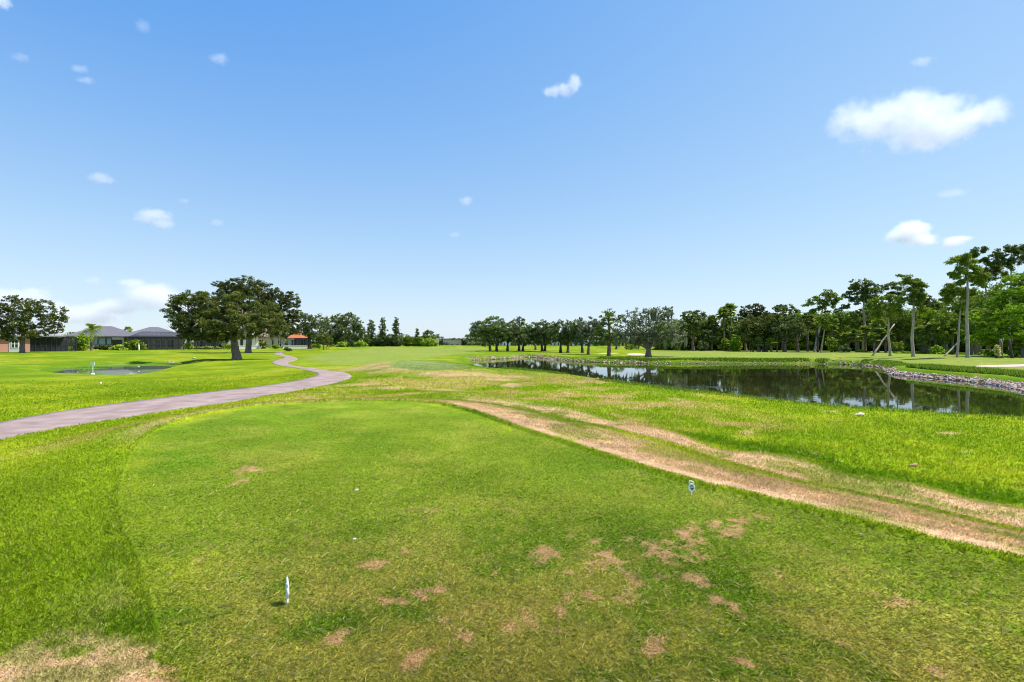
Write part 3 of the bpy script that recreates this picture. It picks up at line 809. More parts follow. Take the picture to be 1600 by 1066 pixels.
def shrub(name, label, px, Y=None, py=None, box=None, pal='bush', group=None, cat='shrub', stem=True, cover=2.2, n=None, leaf=None, csz=.3, lobes=None):
    _seed[0] += 1; g = rng_(_seed[0])
    if Y is None: X, Y, Z = hit(px, py)
    else: X, Y, Z = at(px, Y)
    k = Y/F; t = thing(name, label, cat, (X, Y, Z), group=group)
    x0, x1, yt = box; zt = CAMZ+(533-yt)*k-Z; w_ = (x1-x0)*k; cx = ((x0+x1)/2-800)*k-X
    n = n or int(5+w_); L = []
    for i in range(n):
        a = g.uniform(-1, 1); hgt = zt*math.sqrt(max(0.05, 1-.75*a*a))*g.uniform(.75, 1.0)
        rz = hgt*.42
        L.append(((cx+a*w_*.38, g.uniform(-.3, .3)*w_*.6, hgt-rz), (w_*.5/n**.5*1.15, w_*.5/n**.5*1.1, rz)))
        if hgt > 2.2: L.append(((cx+a*w_*.36, g.uniform(-.3, .3)*w_*.6, hgt*.3), (w_*.5/n**.5*1.1, w_*.5/n**.5, hgt*.3)))
    leaf = leaf or max(.14, .0030*Y)
    V, Fq, Cc = clump_cloud(g, L, leaf, cover, pal, 1.0, .3, csz, cmin=.25)
    V[:, 2] = np.maximum(V[:, 2], .02)
    mesh_obj('foliage', V, Fq, M_LEAF, t, Cc)
    if stem:
        mb = MB()
        for i in range(5):
            c = L[g.integers(len(L))][0]
            mb.tube(wobble_path(g, (cx+g.uniform(-.2, .2)*min(w_, 3), g.uniform(-.2, .2), -.05), c, 4, .06), [.06, .05, .04, .03, .02], 5)
        mb.build('stems', M_DBARK, t, smooth=True)
    return t

# ---- the pair of big live oaks by the cart path
tree('live_oak', 'broad dark live oak nearest the cart path, in front of the taller oak', 'tree', 370, py=562, pal='oak', trunk=.50, fork=.3, moss=60, csz=.2, cover=3.4, leaf=.17,
  grow=1.1, lobes=[(292,486,26,24,-6),(280,505,14,22,5),(305,510,30,22,6),(300,466,20,12,0),(330,500,34,28,10),(345,478,26,22,-8),(362,505,34,24,-22),(395,508,30,20,-15),(372,480,30,24,12),(330,520,26,14,-5),(410,495,26,24,8),(300,524,20,9,6),(318,462,12,6,0),(274,478,9,8,0),(352,524,26,9,14),(430,512,16,14,10)])
tree('live_oak', 'tall dark live oak behind the front oak, crown rising highest of the pair', 'tree', 388, py=551.5, pal='oak', trunk=.52, fork=.3, moss=35, csz=.17, cover=3.2, leaf=.20,
  grow=1.1, lobes=[(385,446,26,13,0),(362,455,24,14,8),(345,447,12,8,0),(408,455,22,14,-5),(382,470,40,16,6),(428,470,20,15,6),(450,466,14,12,0),(456,482,12,14,0),(440,492,22,16,5),(425,505,28,16,-6),(455,505,14,14,5),(400,490,34,20,10),(350,475,22,14,5),(448,520,14,8,0),(430,457,10,7,0),(463,470,6,6,0),(350,495,20,14,0)])
# ---- left: oak and palms by the houses
tree('live_oak', 'large spreading live oak at the left edge in front of the salmon wall', 'tree', 35, py=551.5, pal='oak', trunk=.36, fork=.35, moss=12, csz=.2,
  lobes=[(14,476,16,13,0),(38,480,18,14,5),(58,482,16,13,-5),(72,476,12,9,0),(92,490,13,12,0),(80,500,18,12,5),(50,502,26,16,-5),(20,505,22,18,5),(0,495,18,20,0),(-20,485,18,18,5),(-28,505,18,18,0),(60,517,24,10,0),(88,513,12,7,0),(28,522,24,12,0),(0,520,20,12,0),(25,467,8,6,0),(100,492,6,5,0)])
palm('coconut_palm', 'feather palm with arching fronds in front of the grey roofed house', 143, Y=102, top=514, rad=22, fan=False, nf=22, dead=.25, trunk=.22, pal='palm')
shrub('banana_shrub', 'yellow green leafy shrub at the foot of the feather palm, beside the dark screen', 128, Y=99, box=(113,142,516), pal='lime')
shrub('shrub', 'low lime green shrub beside the white porch column', 187, Y=104, box=(174,201,538.5), pal='lime')
shrub('shrub', 'rounded dark green shrub between the porch and the screened patio', 211, Y=105, box=(195,224,527), pal='bush')
shrub('hedge', 'clipped dark green hedge under the pale shuttered windows', 160, Y=107, box=(147,182,538), pal='oak', cat='hedge')
shrub('hedge', 'square green hedge at the right end of the screened patio left of the oak', 293, Y=112, box=(286,300,533), pal='bush', cat='hedge')
palm('palm_tree', 'small dark palm showing over the ridge between the two grey roofs', 200, Y=150, top=516, rad=9, fan=True, nf=16, dead=0)
shrub('hedge', 'low reddish hedge behind the oak trunks, in front of the dark patio screen', 322, Y=118, box=(302,345,540.5), pal='olive', cat='hedge')
shrub('hedge', 'dark green clipped hedge just left of the front oak trunk', 357, Y=116, box=(350,364,536), pal='bush', cat='hedge')
shrub('shrub', 'yellowish flowering shrub beneath the oak left of the white wall', 348, Y=122, box=(342,354,531), pal='olive')
palm('palm_tree', 'spiky low palm in front of the tan roofed house behind the oaks', 412, Y=124, top=539, rad=11, nf=22, dead=.1, pal='bush')
shrub('shrub', 'dark green shrub right of the spiky palm by the white house', 428, Y=124, box=(422,438,537), pal='bush')
shrub('shrub', 'small dark ragged shrub standing alone beside the far end of the path', 449, py=549, box=(443,456,541), pal='oak')
shrub('shrub', 'leafy green shrub against the long white garden wall', 470, Y=128, box=(462,478,541), pal='bush')

# ---- middle left: oak mass, cedars and bushes along the fairway
tree('live_oak', 'dark trunked oak right behind the orange roofed house', 'tree', 484, Y=122, pal='far', trunk=.5, fork=.35, bark=M_DBARK, lobes=[(478,503,14,12),(470,515,14,10),(492,500,13,12),(485,515,18,12),(466,493,10,6),(476,493,6,5),(493,524,14,8)])
tree('live_oak', 'great rounded live oak, the widest crown of the mass left of the cedars', 'tree', 530, Y=150, pal='far', trunk=.7, fork=.3, moss=60, lobes=[(515,503,18,12),(530,498,16,9),(545,500,16,10),(522,518,22,14),(545,516,22,14),(510,528,18,12),(535,533,24,12),(505,508,14,12)])
tree('live_oak', 'live oak at the right end of the mass with a ragged sloping crown', 'tree', 553, Y=146, pal='far', trunk=.5, fork=.3, lobes=[(558,506,10,8),(563,514,8,8),(555,522,18,14),(568,528,10,10),(548,534,20,10),(545,492,6,4)])
tree('young_tree', 'young rounded tree held by wooden stakes, in front of the oak mass', 'tree', 505.5, py=547, pal='oak', trunk=.09, fork=.5, csz=.22, lobes=[(505,531,10,8),(499,534,8,6),(512,533,8,7),(505,526,8,5)])
shrub('shrub', 'lime green bush under the great rounded oak', 533, Y=140, box=(526,542,532), pal='lime')
shrub('shrub', 'yellow green bush just left of the first cedar', 562, Y=140, box=(552,573,531), pal='lime')
shrub('shrub', 'small green bush between the dark trunk and the young staked tree', 494, Y=128, box=(487,500,536), pal='bush')
def cone(x, yt, yb, w_, g, n=9):
    L = []
    for i in range(n):
        t = i/(n-1); L.append((x+g.uniform(-.25, .25)*w_*t, yt+(yb-yt)*(.04+.86*t), w_*(.16+.36*t**.7)*g.uniform(.8, 1.15), (yb-yt)/n*.75))
    return L
for i, (x, yt, w_, lb) in enumerate([(580,499,17,'leftmost of the three tall dark cedars, the broadest'), (598,496.5,15,'middle one of the three tall dark cedars, beside a gap of sky'), (619,497,16,'rightmost of the three tall dark cedars, narrow at the top')]):
    g = rng_(40+i)
    tree('cedar', lb, 'tree', x, Y=152, pal='far', trunk=.25, lobes=cone(x, yt, 541, w_*1.1, g, 11), csz=.4, trunkto=(x, yt+6), bark=M_DBARK, limbs=5, group='tall cedars left of the fairway')
tree('conifer', 'small pointed conifer above the middle of the bushes', 'tree', 652, Y=165, pal='far', trunk=.15, lobes=cone(652, 515, 541, 9, rng_(44), 7), csz=.4, trunkto=(652, 520), limbs=3)
tree('pine_tree', 'small dark pine behind the lime green round tree', 'tree', 669, Y=168, pal='pinedark', trunk=.2, lobes=[(665,523,6,3),(673,520,6,3),(669,518,5,2.5),(663,527,5,3),(675,526,6,3),(669,530,10,5)], csz=.4, trunkto=(669, 519), limbs=4)
for a in [(590,568,612,524,'far','dark bush filling the gap between the first two cedars'),(608,596,640,522,'far','dark bush between the middle and right cedars'),(638,626,652,522,'bush','deep green rounded bush right of the cedars'),(650,640,668,524,'bush','green bush below the small pointed conifer'),(672,658,684,524.5,'lime','round lime green tree at the right end of the bushes'),(681,674,686,532,'far','small dark bush at the very end of the bush row')]:
    shrub('bush', a[5], a[0], Y=155 if a[4] != 'lime' else 148, box=(a[1], a[2], a[3]), pal=a[4], cat='bush')
for a in [(692,686,700,531.5,'low dark far tree left of the dark blue roof'),(703,697,712,530.5,'far tree behind the dark blue roof'),(723,716,730,532.5,'low dark tree between the two far roofs'),(731,727,737,526.5,'thin dark tree rising left of the brown roof'),(757,751,766,530,'dark bush right of the brown roof under the oaks')]:
    shrub('tree', a[4], a[0], Y=215 if a[0] != 757 else 150, box=(a[1], a[2], a[3]), pal='far', cat='tree', n=6)

# ---- oak row behind the pond
row = [(766,549.5,[(752,512,14,11),(745,518,9,9),(765,508,14,10),(757,525,10,6)],'far','leftmost oak of the row behind the pond, overhanging the brown roof'),
 (776,549,[(774,510,15,12),(783,515,14,12),(772,525,14,10)],'far','second oak from the left in the row behind the pond'),
 (793,549,[(795,514,13,11),(788,523,13,10),(802,522,11,10)],'far','third oak of the row, with a stout dark trunk behind the pond inlet'),
 (811,549,[(812,522,13,10),(806,532,10,6)],'far','slim oak just below the spiky pine of the row'),
 (817,549,[(822,520,11,9),(818,530,12,8)],'far','low oak right of the spiky pine of the row'),
 (837,547,[(834,515,11,9),(830,526,10,9)],'oaklight','thin greenish oak left of the doubled trunks'),
 (847,549.2,[(845,511,14,10),(838,520,12,10),(848,525,14,10)],'far','left one of two oaks whose trunks stand side by side'),
 (851.5,549,[(856,514,13,11),(860,524,12,10)],'far','right one of two oaks whose trunks stand side by side'),
 (876,551,[(876,514,13,11),(870,523,11,10),(882,525,11,9)],'far','greenish oak with a dark trunk near the middle of the row'),
 (887.5,551,[(889,511,12,10),(894,522,11,10),(885,530,9,6)],'mossy','thin pale trunked oak near the middle of the row'),
 (910,551.5,[(903,508,12,10),(908,520,14,11),(900,530,10,7)],'far','dark trunked oak left of a taller mossy one'),
 (919.5,554,[(919,508,14,11),(927,518,14,12),(915,527,13,9),(932,506,9,7)],'mossy','mossy oak with a grey trunk left of the bright green pine')]
for px, py, lb, pl, label in row:
    h_ = hit(px, py)
    lb = [(a, b+1, c*1.25, d*1.28) for a, b, c, d in lb]
    tree('oak_tree', label, 'tree', px, Y=min(h_[1], 112), pal=pl, trunk=.27, fork=.3, lobes=lb, csz=.24, cover=3.4, moss=5, group='oaks in the row behind the pond', bark=M_DBARK if pl == 'far' else M_BARK)
tree('pine_tree', 'spiky dark pine sticking out above the oak row', 'tree', 812, Y=118, pal='pinedark', trunk=.25, trunkto=(812, 497), limbs=8, csz=.4, lobes=[(811,497,4,3),(806,501,5,2),(817,500,5,2),(812,505,8,3),(805,509,6,2.5),(819,508,6,3),(813,513,9,5)])
tree('pine_tree', 'bright green bushy pine left of the big mossy oak', 'tree', 951.5, py=556.5, pal='pine', trunk=.30, trunkto=(951, 492), limbs=10, csz=.28, lobes=[(952,489,11,6),(944,497,9,6),(964,496,7,8),(950,506,12,9),(938,517,12,9),(955,520,14,9),(943,533,13,7),(962,532,12,7),(940,504,6,4),(930,535,7,5)], bark=M_BARK)
tree('live_oak', 'wide mossy oak with a pale forked trunk beside the sand bunker', 'tree', 1013, py=557.5, pal='mossy', trunk=.42, fork=.16, csz=.17, cover=1.7, moss=170, lobes=[(985,497,18,12),(1003,492,16,12),(1030,492,20,13),(1040,488,12,8),(975,512,18,14),(1000,514,24,15),(1030,512,26,15),(1055,512,18,15),(1062,525,12,10),(985,528,18,9),(1045,528,20,10),(1012,525,18,10),(1020,484,8,5),(968,527,12,9),(1047,482,6,5)])
tree('oak_tree', 'small oak between the bright pine and the yellow house', 'tree', 963, Y=118, pal='oaklight', trunk=.25, fork=.4, lobes=[(960,533,10,5),(968,530,10,6),(964,526,10,6)])
shrub('shrub', 'bright low bush behind the mossy oak left of its trunk', 985, Y=112, box=(976,998,537), pal='lime')

# ---- the wood on the far bank: tall trees, each with the light on its own crown
G2 = 'tall trees at the edge of the wood'
wood = [
 (1083,98,'pinedark',[(1078,492,12,5),(1090,491,10,5),(1068,500,8,5),(1086,503,14,8),(1080,515,16,10),(1072,512,10,8)],'round topped open pine directly right of the mossy oak'),
 (1104,100,'far',[(1100,503,12,9),(1108,512,13,11),(1095,520,14,11),(1105,530,14,9)],'dark broadleaf tree between the open pine and the palm tops'),
 (1140,104,'bush',[(1130,498,10,8),(1146,500,11,9),(1138,512,16,12),(1128,521,14,11),(1150,520,12,10)],'mid green tree with palms rising through its top'),
 (1165,100,'olive',[(1158,509,9,8),(1150,518,10,9),(1163,522,11,9)],'low olive tree below the gap in the skyline'),
 (1172,103,'oak',[(1165,487,10,8),(1180,484,11,8),(1172,498,15,10),(1190,494,12,10)],'dark tree with a knobbly top just right of the skyline gap'),
 (1194,92,'oak',[(1178,509,18,13),(1198,504,18,13),(1188,519,22,12),(1170,524,14,10),(1208,520,16,11)],'broad bluish green oak spreading low along the wood edge'),
 (1222,102,'pinedark',[(1217,483,10,5),(1228,482,10,5),(1240,487,7,4),(1222,494,14,7),(1236,500,12,7),(1247,490,4,4)],'flat topped dark tree with little tufts at its right side'),
 (1226,90,'far',[(1215,512,16,12),(1235,507,16,12),(1228,522,18,11),(1247,517,13,11)],'grey green rounded oak left of the pale leaning trunks'),
 (1310,92,'bush',[(1298,502,13,12),(1312,497,13,11),(1325,503,12,12),(1305,518,15,12),(1320,520,14,12)],'leafy green tree right of the pale leaning trunks'),
 (1340,96,'oak',[(1334,500,12,12),(1350,495,12,12),(1342,515,14,12)],'shady broadleaf tree below the tallest middle pine'),
 (1412,84,'bush',[(1405,496,12,11),(1420,505,13,12),(1408,520,14,12),(1395,510,12,12)],'dark leafy tree between the two straight pine trunks'),
 (1450,84,'bright',[(1443,492,13,10),(1460,497,13,11),(1450,508,16,11),(1468,510,12,11)],'bright green leafy tree below the dip in the skyline'),
 (1447,95,'pinedark',[(1447,466,8,5),(1455,472,8,5),(1440,475,8,6),(1462,478,6,4),(1450,482,12,8)],'thin dark tree in the dip between the tall pines'),
 (1478,76,'bush',[(1470,500,12,12),(1487,505,13,13),(1478,520,16,13)],'leafy tree behind the thin leaning pine'),
 (1530,78,'bush',[(1525,490,14,14),(1540,500,14,14),(1530,515,18,14),(1545,480,10,9)],'leafy green tree between the tallest pine and the cypress'),
]
for i, (px, Y, pl, lb, label) in enumerate(wood):
    tree('broadleaf_tree', label, 'tree', px, Y=Y, pal=pl, trunk=.3, fork=.3, lobes=lb, csz=.24, cover=3.4, grow=1.22, group=G2)
def pine(label, px, lobes, trunkto, Y=None, py=None, trunk=.24, pal='pine', bark=None):
    trunk = trunk*.62
    gp = rng_(int(px)*7+3); sub = []
    for a, b, c, d in lobes:
        if c < 4.5: sub.append((a, b, c*1.2, d*1.3)); continue
        for _ in range(4):
            sub.append((a+gp.uniform(-.75, .75)*c, b+gp.uniform(-1.1, 1.0)*d, c*gp.uniform(.38, .62), d*gp.uniform(.75, 1.15)*1.15))
    lobes = sub
    return tree('pine_tree', label, 'pine tree', px, Y=Y, py=py, pal=pal, trunk=trunk, trunkto=trunkto, limbs=14, limbr=.30, lobes=lobes, csz=.26, cover=3.0, cmin=.36, shell=.25, flat=.95, mat=M_NEEDLE, bark=bark or M_PBARK, group='tall pines with bare trunks on the far bank')
pine('pine with a flat umbrella crown on two levels, left of all the tall pines', 1273, [(1290,460,13,4.5),(1303,463,9,4),(1277,468,10,4.5),(1266,473,9,4),(1292,472,11,5),(1282,482,8,3),(1301,476,6,3),(1310,468,5,2.5),(1256,477,2,1.5),(1290,491,9,5),(1270,486,5,3)], (1291, 462), Y=87, trunk=.30)
pine('slim pale pine leaning slightly right, beside the umbrella pine', 1283, [(1290,497,9,7),(1300,503,8,6),(1281,503,8,6),(1290,508,8,6)], (1291,500), py=551.5, trunk=.2)
pine('big pine with a thick grey trunk and the widest dark crown', 1349, [(1345,443,14,5),(1360,446,12,5),(1335,450,9,4),(1326,459,8,4),(1370,452,9,4),(1350,457,16,7),(1365,462,12,6),(1345,470,13,6),(1332,468,6,3),(1357,476,14,7),(1318,461,4,2.5),(1320,479,6,3),(1311,482,4,2)], (1351, 448), Y=92, trunk=.42, pal='pinedark')
pine('green pine with a forked pale trunk left of the leaning log', 1391, [(1370,472,12,5),(1385,468,11,5),(1396,474,10,5),(1362,480,10,5),(1380,484,14,7),(1395,488,9,6),(1372,492,9,6)], (1385, 476), py=556.5, trunk=.26)
pine('thin pine showing behind, with small tufts and sky around its stem', 1402, [(1396,446,7,3.5),(1384,450,7,3.5),(1402,452,7,3.5),(1388,462,6,3),(1408,462,6,3),(1398,458,5,2.5)], (1401,450), Y=98, pal='pinedark')
pine('straight trunked pine with a full round bright crown', 1427, [(1425,438,12,5),(1412,442,9,4.5),(1437,443,9,4.5),(1420,452,13,6),(1434,456,10,5),(1409,432,4,2.5),(1424,466,11,6),(1440,466,8,5),(1412,474,12,6),(1435,480,12,6),(1400,484,9,5),(1443,447,4,2.5)], (1426, 440), py=557.5, trunk=.30)
pine('thin curving pine in front of the wood with a flat crown', 1496, [(1488,450,12,4.5),(1500,452,12,5),(1478,456,7,4),(1508,460,10,5),(1490,461,13,5),(1515,456,8,4),(1474,468,3,2),(1498,478,10,4),(1482,470,5,3)], (1504, 458), py=558.5, trunk=.2)
pine('tallest pine of the bank with layered tufted crown and a straight pale trunk', 1512, [(1492,405,8,3),(1503,407,10,4),(1512,412,12,5),(1486,411,4,2),(1520,420,12,6),(1530,428,12,7),(1537,436,9,7),(1500,421,9,3.5),(1491,429,7,3),(1496,433,4,2.5),(1512,432,10,5),(1508,402,5,2.5),(1502,442,5,3),(1526,442,10,6)], (1511, 410), py=559, trunk=.30)
pine('tall pine behind with loose tufts reaching up left of the highest crown', 1543, [(1528,394,8,3.5),(1536,391,6,2.5),(1521,400,6,3),(1540,406,5,3),(1533,408,3,2),(1547,413,6,4),(1535,421,10,4),(1550,424,13,6),(1560,430,12,7),(1542,438,12,6),(1548,400,3,1.5)], (1541, 415), Y=78, trunk=.28, pal='pinedark')
pine('highest umbrella pine rising behind the cypress at the right edge', 1578, [(1575,392,15,5),(1590,391,14,5),(1561,397,9,4),(1604,393,14,6),(1567,404,10,4),(1585,404,14,6),(1556,411,5,3),(1600,408,14,8),(1615,400,14,8),(1575,414,9,4)], (1580, 398), Y=76, trunk=.32, pal='pinedark')
# bald cypress with shelves of bright foliage
g = rng_(77); L = []
for i in range(15):
    t = i/14; yy = 428+t*108; half = 14+66*t**.8*(1 if t < .75 else 1-(t-.75)*1.0)
    for s in range(4+int(7*t)):
        L.append((1610+g.uniform(-1, 1)*half, yy+g.normal(0, 3), g.uniform(12, 18), g.uniform(4.5, 7.5), g.uniform(-1, 1)*half*.8))
tree('bald_cypress', 'big bright green cypress with layered shelves of foliage at the right edge', 'tree', 1618, Y=62, pal='bright', trunk=.45, trunkto=(1618, 440), lobes=L, csz=.22, limbs=26, limbr=.3, cover=2.3, flat=.7, shell=.2, leaf=.17)

# leaning dead trunks
def log(label, a, b, r, Y=None):
    X, Y, Z = hit(*a); k = Y/F; t = MB(); g = rng_(int(a[0]))
    e = ((b[0]-800)*k-X, 1.2, CAMZ+(533-b[1])*k-Z)
    t.tube(wobble_path(g, (0, 0, -.1), e, 6, .02), [r*(1.2-.45*i/6) for i in range(7)], 9)
    tag(t.build('leaning_trunk', M_PBARK, None, True, (X, Y, Z)), label, 'dead trunk')
log('pale bare trunk leaning up to the right behind the forked pine', (1362,556.5), (1408,506), .095)
log('pale bare trunk leaning low to the right behind the tallest pine', (1474,557), (1514,532), .085)
for px, py, tp, r, lb in [(1278,551.5,520,.16,'short dark bare trunk between the two pale pine trunks'),(1198,550,534,.22,'stubby grey trunk under the low bluish oak'),(1214,550.5,525,.12,'thin pale trunk left of centre under the grey green oak'),(1227,550.5,528,.12,'thin pale trunk right of centre under the grey green oak'),(1248,551,524,.13,'thin olive trunk left of the pale pine trunks'),(1582,561,530,.14,'thin dark trunk below the cypress shelves'),(1566,561,530,.15,'slightly leaning grey trunk beside the pale yellow shrub'),(1188,550,536,.13,'pale thin trunk left of the stubby grey trunk')]:
    X, Y, Z = at(px, hit(px, py)[1]+2.5); k = Y/F; m = MB(); g = rng_(px)
    hz = CAMZ+(533-tp)*k-Z; ln = g.uniform(-.06, .06)*hz
    m.tube(wobble_path(g, (0, 0, -.1), (ln, .3, hz), 5, .03), [r*1.15, r, r*.95, r*.9, r*.85, r*.8], 8)
    m.tube(wobble_path(g, (ln*.6, .15, hz*.6), (ln+hz*.25, .5, hz*1.05), 3, .05), [r*.5, r*.4, r*.3, r*.2], 6)
    tag(m.build('bare_trunk', M_BARK if lb.find('dark') < 0 else M_DBARK, None, True, (X, Y, Z)), lb, 'tree trunk')

# cabbage palms
palms = [(1131,100,489,12,0,'fan palm top showing left of the tallest palm of the skyline',0),(1141,101,483,12,0,'fan palm reaching highest left of the skyline gap',0),(1112,100,500,10,0,'fan palm head in the dark wood right of the open pine',0),
 (1185,90,534,9,.9,'fan palm with brown skirt low at the foot of the bluish oak',0),(1205,89,534,9,.3,'small fan palm under the bluish oak, right of the skirted one',0),
 (1245,93,497,11,.5,'fan palm left of the umbrella pine',0),(1262,92,498,12,.9,'fan palm with hanging brown fronds behind the pale pine trunk',0),(1276,94,503,10,.6,'fan palm crown between the two pale pine trunks',0),(1300,88,514,9,.3,'fan palm right of the slim leaning pine',0),
 (1326,86,527,12,.5,'blue green fan palm low in front of the shady tree',0),(1338,85,524,12,.9,'fan palm with a thick brown skirt beside the big grey trunk',0),(1352,88,516,10,.7,'fan palm immediately right of the big grey trunk',0),(1372,84,508,13,.3,'bright fan palm left of the forked pine trunk',0),(1384,83,524,12,.9,'fan palm with orange brown fronds left of the forked trunk',0),(1366,83,528,10,.5,'lower fan palm behind the foot of the leaning trunk',0),(1398,84,510,10,.5,'fan palm just right of the forked pine trunk',0),
 (1440,80,520,14,.4,'bright fan palm right of the straight pine trunk',0),(1443,79,533,11,.9,'skirted fan palm below the bright one',0),(1460,79,512,12,.4,'fan palm in the middle of the bright thicket',0),(1474,77,528,11,.9,'fan palm with tan fronds above the low leaning log',0),(1488,76,514,11,.5,'fan palm left of the thin curving pine',0),
 (1525,72,492,11,.7,'fan palm head right of the tallest pine, halfway up its trunk',0),(1530,70,510,12,1.0,'fan palm with many tan fronds right of the tallest pine',0),(1518,71,526,11,.9,'fan palm behind the foot of the tallest pine',0),(1598,60,536,10,.9,'skirted fan palm under the cypress at the right edge',0),(1545,68,520,11,.5,'fan palm under the left tips of the cypress',0)]
for px, Y, top, rad, dead, lb, _ in palms:
    palm('cabbage_palm', lb, px, Y=Y, top=top, rad=rad*1.2, dead=dead, nf=42, group='fan palms in the wood', trunk=.19)
# understory shrubs on the wood's edge
und = [(1130,96,(1122,1142,526),'bush','deep green bush at the wood edge below the palm tops'),(1152,95,(1140,1164,521),'bright','brighter green bush at the wood edge below the skyline gap'),(1175,92,(1166,1182,534),'far','dark bush left of the skirted palm'),
 (1300,86,(1290,1312,526),'bush','rounded dark bush right of the pale trunks'),(1318,84,(1310,1326,534),'far','low dark bush left of the blue green palm'),(1400,81,(1392,1412,530),'bush','dark leafy bush at the foot of the forked pine'),(1415,80,(1408,1424,533),'bush','leafy bush left of the straight pine foot'),(1412,78,(1400,1424,549),'bright','low bright ground bush between the straight pines'),
 (1462,74,(1452,1476,538),'bright','bright fern like bush left of the low leaning log'),(1440,77,(1430,1452,547),'bush','low green bush right of the straight pine foot'),(1540,66,(1528,1552,543),'bush','green bush left of the pale yellow shrub'),(1586,62,(1572,1602,544),'bright','bright low bush beneath the cypress at the right edge'),(1486,72,(1478,1494,546),'bush','small bush beside the thin curving trunk'),(1345,84,(1336,1358,547),'bright','low green bush in front of the skirted palm'),(1552,64,(1545,1566,548),'bright','low bright bush around the yellow shrub')]
for px, Y, bx, pl, lb in und:
    shrub('bush', lb, px, Y=Y, box=bx, pal=pl, group='bushes along the wood edge', cat='bush')
shrub('variegated_shrub', 'upright pale yellow shrub under the cypress', 1558, py=560, box=(1556,1560,533), pal='yellow', n=4, csz=.2)
shrub('bush', 'round bush hugging the foot of the wood right of the mossy oak', 1095, Y=97, box=(1085,1108,531), pal='far', cat='bush', group='bushes along the wood edge')

# dense shady mass of the wood behind (nobody could count it)
def wood_mass():
    g = rng_(900); L = []
    for px in np.arange(1040, 1760, 6.0):
        Y = np.interp(px, [1040, 1200, 1400, 1520, 1640, 1760], [108, 106, 98, 90, 78, 74]); k = Y/F
        topy = np.interp(px, [1040, 1075, 1150, 1170, 1250, 1300, 1360, 1420, 1470, 1500, 1560, 1640, 1760], [509, 505, 512, 500, 504, 496, 488, 486, 496, 478, 462, 440, 430])
        z0 = float(ground((px-800)*k, Y)[0]); zt = CAMZ+(533-topy)*k
        for q in range(6):
            zz = z0+(zt-z0)*(q+.3)/6
            L.append((((px-800)*k+g.normal(0, .6), Y+g.uniform(-3, 8), zz+g.normal(0, .5)), (2.0, 2.3, 1.6)))
    V, Fq, Cc = clump_cloud(g, L, .32, 2.4, 'bush', 1, .1, .42)
    o = mesh_obj('undergrowth', V, Fq, M_LEAF, None, Cc)
    tag(o, 'shady mass of leaves filling the wood behind the far bank', 'undergrowth', kind='stuff')
wood_mass()
def low_mass():
    g = rng_(901); L = []
    for px in np.arange(60, 735, 9.0):
        if 345 < px < 500 or px < 300: Y = 175
        else: Y = 205
        k = Y/F; z0 = float(ground((px-800)*k, Y)[0])
        zt = 3.4+g.random()*1.5 if px < 690 else 2.6
        for q in range(2): L.append((((px-800)*k+g.normal(0, .8), Y+g.uniform(0, 6), z0+zt*(q+.5)/2), (2.2, 2.2, zt/3.2)))
    for px in np.arange(735, 1050, 8.0):
        Y = 190; k = Y/F; z0 = float(ground((px-800)*k, Y)[0]); zt = 4.2+g.random()*2.5
        for q in range(3): L.append((((px-800)*k+g.normal(0, .8), Y+g.uniform(0, 6), z0+zt*(q+.5)/3), (2.4, 2.2, zt/4)))
    V, Fq, Cc = clump_cloud(g, L, .6, 2.4, 'far', 1, .1, .5)
    tag(mesh_obj('distant_hedgerow', V, Fq, M_LEAF, None, Cc), 'low distant belt of trees behind the houses', 'trees', kind='stuff')
low_mass()
# ------------------------------------------------------------------ rocks along the pond
def rock_meshes():
    out_ = []; g = rng_(500)
    import bmesh
    for i in range(12):
        bm = bmesh.new(); bmesh.ops.create_icosphere(bm, subdivisions=2, radius=1)
        s_ = g.uniform(.55, 1.1, 3); s_[2] *= .75
        cuts = [(Vector(rand_dirs(g, 1)[0]), g.uniform(.55, .85)) for _ in range(7)]
        for v in bm.verts:
            for nn, dd in cuts:
                q = v.co.dot(nn)
                if q > dd: v.co -= nn*(q-dd)
            v.co *= 1+g.normal(0, .03)
            v.co.x *= s_[0]; v.co.y *= s_[1]; v.co.z *= s_[2]
        me = bpy.data.meshes.new('rock'); bm.to_mesh(me); bm.free()
        me.materials.append(M_ROCK[(0, 0, 1, 2, 0, 1, 3, 2, 0, 1, 0, 2)[i]]); out_.append(me)
    return out_
RM = rock_meshes(); RCOL = ('pinkish', 'pinkish', 'grey', 'pale', 'pinkish', 'grey', 'dark', 'pale', 'pinkish', 'grey', 'pinkish', 'pale')
def shoreline(pxs):
    P = [unp(a, b, WZ) for a, b in pxs]; return chaikin(P, 1, False)
zones = [  # shore line (px at the waterline), band width m, rocks per metre, size, phrase
 ([(1389,584.5),(1420,588),(1450,590.5),(1490,594),(1530,598),(1565,603),(1600,610),(1650,620)], .55, 40, (.06, .14), 'in the rubble band along the right shore of the pond'),
 ([(1300,569),(1320,569.5),(1355,571.5),(1376,574.5),(1384,580),(1389,584.5)], .8, 12, (.06, .13), 'on the point where the far shore turns towards the right shore'),
 ([(1050,568.5),(1130,568.5),(1200,568.5),(1300,569)], .4, 5, (.06, .12), 'in the thin row along the middle of the far shore'),
 ([(863,562),(890,564),(922,566),(960,567),(1010,568),(1050,568.5)], .7, 9, (.07, .14), 'in the band below the oaks and the mossy tree'),
 ([(733,563.5),(752,562.5),(775,561.5),(800,560),(815,558.6),(828,558),(845,559.5),(863,562)], .9, 9, (.08, .16), 'round the narrow far inlet of the pond')]
cand = []
g = rng_(321)
